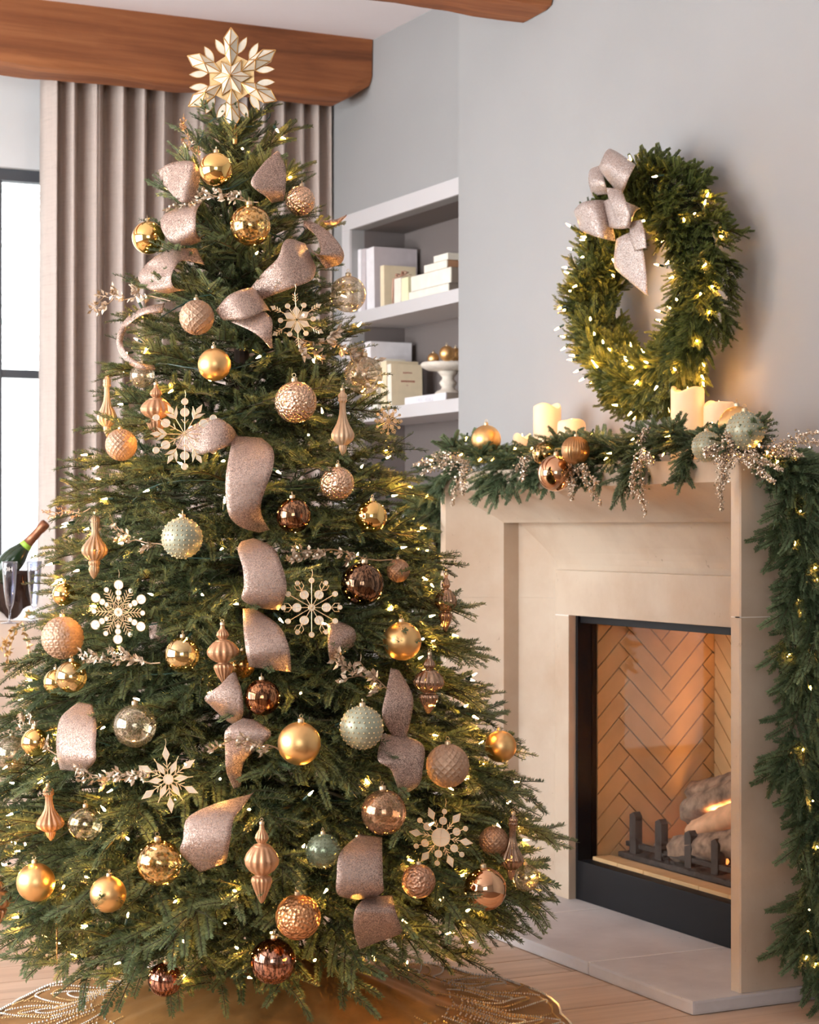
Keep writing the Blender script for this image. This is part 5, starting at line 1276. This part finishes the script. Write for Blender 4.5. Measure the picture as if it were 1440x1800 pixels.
# cake stand with gold balls
xs = 3.685; ycs = hitx(788, xs); zc = s2+.035
cs = thing('cake_stand', 'off-white turned wooden cake stand on the lower shelf', 'cake stand', (xs, ycs, zc))
M['chalk'] = mat('chalky_white_wood', lin(226, 216, 202), .8, noise=(30, .12), nb=.3)
MB().lathe([(.108, .128), (.112, .122), (.108, .112), (.085, .100), (.03, .094), (0, .094)][::-1]+[(.106, .130), (.09, .126), (0, .125)], 40).build('plate', M['chalk'], cs, smooth=True)
MB().lathe([(.052, 0), (.054, .008), (.046, .014), (.030, .022), (.026, .032), (.034, .042), (.036, .050), (.026, .060), (.024, .070), (.034, .082), (.044, .094)], 32).build('pedestal', M['chalk'], cs, smooth=True)
for px, py, r, dx, lab in ((762, 632, 10.5, -.03, 'small satin gold bauble at the left of the cake stand'), (786, 629, 14, -.05, 'larger satin gold bauble at the front of the cake stand'), (801, 624, 14, .03, 'satin gold bauble at the back of the cake stand')):
    x = xs+dx; z = x/(SY+CY*(px-720)/FPX); p_ = P(px, py, z); rr = r*z/FPX; p_.z = zc+.128+rr-.002; bauble(p_, rr, 'satin', lab, 'gold baubles on the cake stand')

# ============================================================ DRINKS TABLE
TY = 6.38; TH = .935
tb = thing('side_table', 'drinks table under a beige floor-length cloth at the left edge', 'table', (1.35, TY+.3, 0))
M['tcloth'] = mat('beige_table_cloth', lin(222, 200, 182), .85, noise=(6, .06)); M['towel'] = mat('white_cloth', lin(242, 236, 232), .9)
MB().box(-.62, .62, -.28, .28, TH-.03, TH-.004, bev=.004).build('table_top', M['shelfwhite'], tb)
for sx in (-1, 1):
    for sy in (-1, 1): MB().box(sx*.57-.025, sx*.57+.025, sy*.23-.025, sy*.23+.025, 0, TH-.03, bev=.003).build('leg', M['shelfwhite'], tb)
# cloth: skirted outline swept from top to floor
def outline(n_=240):
    a, b2 = .64, .30; per = [(-a, -b2), (a, -b2), (a, b2), (-a, b2)]; pts = []; L = [2*a, 2*b2, 2*a, 2*b2]; tot = sum(L)
    for i in range(n_):
        s = i/n_*tot; k = 0
        while s > L[k]: s -= L[k]; k += 1
        p_, q = per[k], per[(k+1) % 4]; t = s/L[k]; nrm = ((0, -1), (1, 0), (0, 1), (-1, 0))[k]; pts.append((p_[0]+(q[0]-p_[0])*t, p_[1]+(q[1]-p_[1])*t, nrm, i/n_*tot))
    return pts
ol = outline(); vs = []; rows = 12
for j in range(rows+1):
    t = j/rows; z = TH+.001-(TH-.012)*t
    for x, y, nrm, s in ol: w_ = (.004+.030*t)*(.5+.5*math.sin(s*26+1.2*math.sin(s*5)))+.02*t; vs.append((x+nrm[0]*w_, y+nrm[1]*w_, z))
n_ = len(ol)
cl = MB().add(vs, [(j*n_+i, j*n_+(i+1) % n_, (j+1)*n_+(i+1) % n_, (j+1)*n_+i) for j in range(rows) for i in range(n_)]+[tuple(range(n_))]).build('tablecloth', M['tcloth'], smooth=True); cl.location = tb.location
tag(cl, 'beige tablecloth falling in folds from the drinks table', 'tablecloth')
pts = [P(24+i*7, 1592+4*math.sin(i*1.3), 6.42) for i in range(14)]
hem = MB(); vs = []
for j in range(5):
    for i in range(28): a = i/27; p_ = P(10+a*130, 1600-j*12+3*math.sin(i*1.1+j), 6.42+.03*j); p_.z = max(.004, .012+.05*(j/4)+.012*math.sin(i*.9+j)) ; vs.append(p_)
o = hem.add(vs, [(j*28+i, j*28+i+1, (j+1)*28+i+1, (j+1)*28+i) for j in range(4) for i in range(27)]).build('cloth', M['towel'], smooth=True); tag(o, 'white cloth crumpled on the floor below the drinks table', 'cloth')
o.modifiers.new('thick', 'SOLIDIFY').thickness = .004
def topat(px, y): u = (px-720)/FPX; z = y/(CY-SY*u); return Vector((z*(SY+CY*u), y, TH+.0015))
def flute(px, y, word, label):
    t = thing('champagne_flute', label, 'glass', topat(px, y), 'champagne flutes on the drinks table')
    MB().lathe([(.030, 0), (.030, .002), (.006, .005), (.0035, .010), (.0035, .042), (.0075, .050), (.012, .062), (.019, .110), (.0255, .195), (.0262, .203), (.0255, .203), (.018, .110), (.011, .064), (0, .056)], 28).build('bowl_and_stem', M['glassb'], t, smooth=True)
    text(word, .020, M['towel'], t, (-SY*.0262, -CY*.0262, .178), (PI/2, 0, -YAW))
m, nt, b, out = newmat('flute_glass'); nt.nodes.remove(b); tr = N(nt, 'ShaderNodeBsdfTransparent'); tr.inputs['Color'].default_value = lin(232, 234, 242); g_ = N(nt, 'ShaderNodeBsdfGlossy'); g_.inputs['Roughness'].default_value = .04
lw = N(nt, 'ShaderNodeLayerWeight', Blend=.5); mx = nt.nodes.new('ShaderNodeMixShader'); nt.links.new(lw.outputs['Facing'], mx.inputs[0]); nt.links.new(tr.outputs[0], mx.inputs[1]); nt.links.new(g_.outputs[0], mx.inputs[2]); nt.links.new(mx.outputs[0], out.inputs['Surface']); M['glassb'] = m
flute(17, TY+.05, 'OH', 'clear champagne flute at the left edge of the photo'); flute(60, TY+.09, 'HO', 'clear champagne flute nearest the Christmas tree')
bp_ = topat(20, TY+.28)
bu = thing('ice_bucket', 'dark glass ice bucket holding the bottle on the drinks table', 'ice bucket', bp_)
MB().lathe([(.060, 0), (.064, .004), (.078, .150), (.080, .168), (.076, .168), (.062, .010), (0, .008)], 32).build('bucket', texmix('smoked_glass', lin(70, 52, 46), f_noise(8, .2, .8, .55, .75), lin(150, 120, 105), .1, .3), bu, smooth=True)
bt = thing('champagne_bottle', 'champagne bottle with copper foil neck leaning in the ice bucket', 'bottle', P(82, 918, 6.70)-(RGT*.72+UPV*.80).normalized()*.253)
ax = (RGT*.72+UPV*.80).normalized(); bt.rotation_mode = 'QUATERNION'; bt.rotation_quaternion = ax.to_track_quat('Z', 'Y')
M['bottle'] = mat('dark_green_glass', lin(30, 48, 26), .12, 0, spec=.6); M['foil'] = mat('copper_brown_foil', lin(140, 92, 66), .35, .7, noise=(60, .2)); M['lbl'] = mat('green_neck_label', lin(150, 190, 60), .5)
MB().lathe([(.0, .0), (.036, .0), (.040, .006), (.040, .085), (.036, .105), (.026, .130), (.018, .155)], 28).build('body', M['bottle'], bt, smooth=True)
MB().lathe([(.0185, .153), (.0155, .19), (.0145, .215), (.0165, .222), (.0175, .232), (.0175, .246), (.014, .252), (0, .253)], 28).build('foil_neck', M['foil'], bt, smooth=True)
MB().lathe([(.0225, .142), (.0190, .156), (.0182, .158)], 28).build('neck_label', M['lbl'], bt, smooth=True)
tw = MB(); vs = []
for j in range(9):
    for i in range(15): a, b2 = i/14, j/8; q = bp_+RGT*(-.11+.22*a)-FWD*(.085-.02*b2+.02*math.sin(a*7))+Vector((0, 0, .002+.05*b2*abs(math.sin(a*PI*1.5+.6)))); vs.append(q-bp_)
o = tw.add(vs, [(j*15+i, j*15+i+1, (j+1)*15+i+1, (j+1)*15+i) for j in range(8) for i in range(14)]).build('napkin', M['towel'], smooth=True); o.location = bp_; o.modifiers.new('thick', 'SOLIDIFY').thickness = .002; tag(o, 'white napkin draped round the foot of the ice bucket', 'napkin')
# gold sprigs along the table edge
M['goldleaf'] = mat('gold_foil_leaves', lin(206, 164, 104), .3, .7, noise=(80, .25))
def gsprig(px, py, dx, dy, label, seed):
    r = random.Random(seed); A = P(px, py, 6.36); B = P(px+dx, py+dy, 6.33)-A; t = thing('gold_sprig', label, 'decoration', A, 'gold leaf sprigs on the drinks table edge'); st = MB(); lv = MB()
    pts = [B*(k/6)+Vector((0, -.01, .012*math.sin(k/6*PI))) for k in range(7)]; st.tube(pts, .0015, 4)
    for k in range(26):
        i = r.randrange(1, 7); q = pts[i]; d = (B.normalized()*r.uniform(.2, 1)+Vector((r.uniform(-1, 1), r.uniform(-1, .2), r.uniform(-1, 1)))*.8).normalized()*r.uniform(.012, .022); wd = d.cross(Vector((r.uniform(-1, 1), 1, r.uniform(-1, 1)))).normalized()*.0045; lv.add([q, q+d*.5+wd, q+d, q+d*.5-wd, q+d*.5+Vector((0, -.002, 0))], [(0, 1, 4), (1, 2, 4), (2, 3, 4), (3, 0, 4)])
    st.build('stem', M['goldleaf'], t); lv.build('leaves', M['goldleaf'], t)['kind'] = 'stuff'
gsprig(38, 1092, -36, 44, 'gold leaf sprig curling left on the table edge', 1); gsprig(38, 1094, 14, 70, 'gold leaf sprig hanging straight down the tablecloth', 2); gsprig(30, 1098, -22, 76, 'gold leaf sprig hanging at the left edge of the photo', 3); gsprig(40, 1086, 22, -4, 'gold leaf sprig lying flat toward the tree', 4); gsprig(2, 1120, 12, 46, 'pale gold leaf sprig cut by the photo edge', 5)
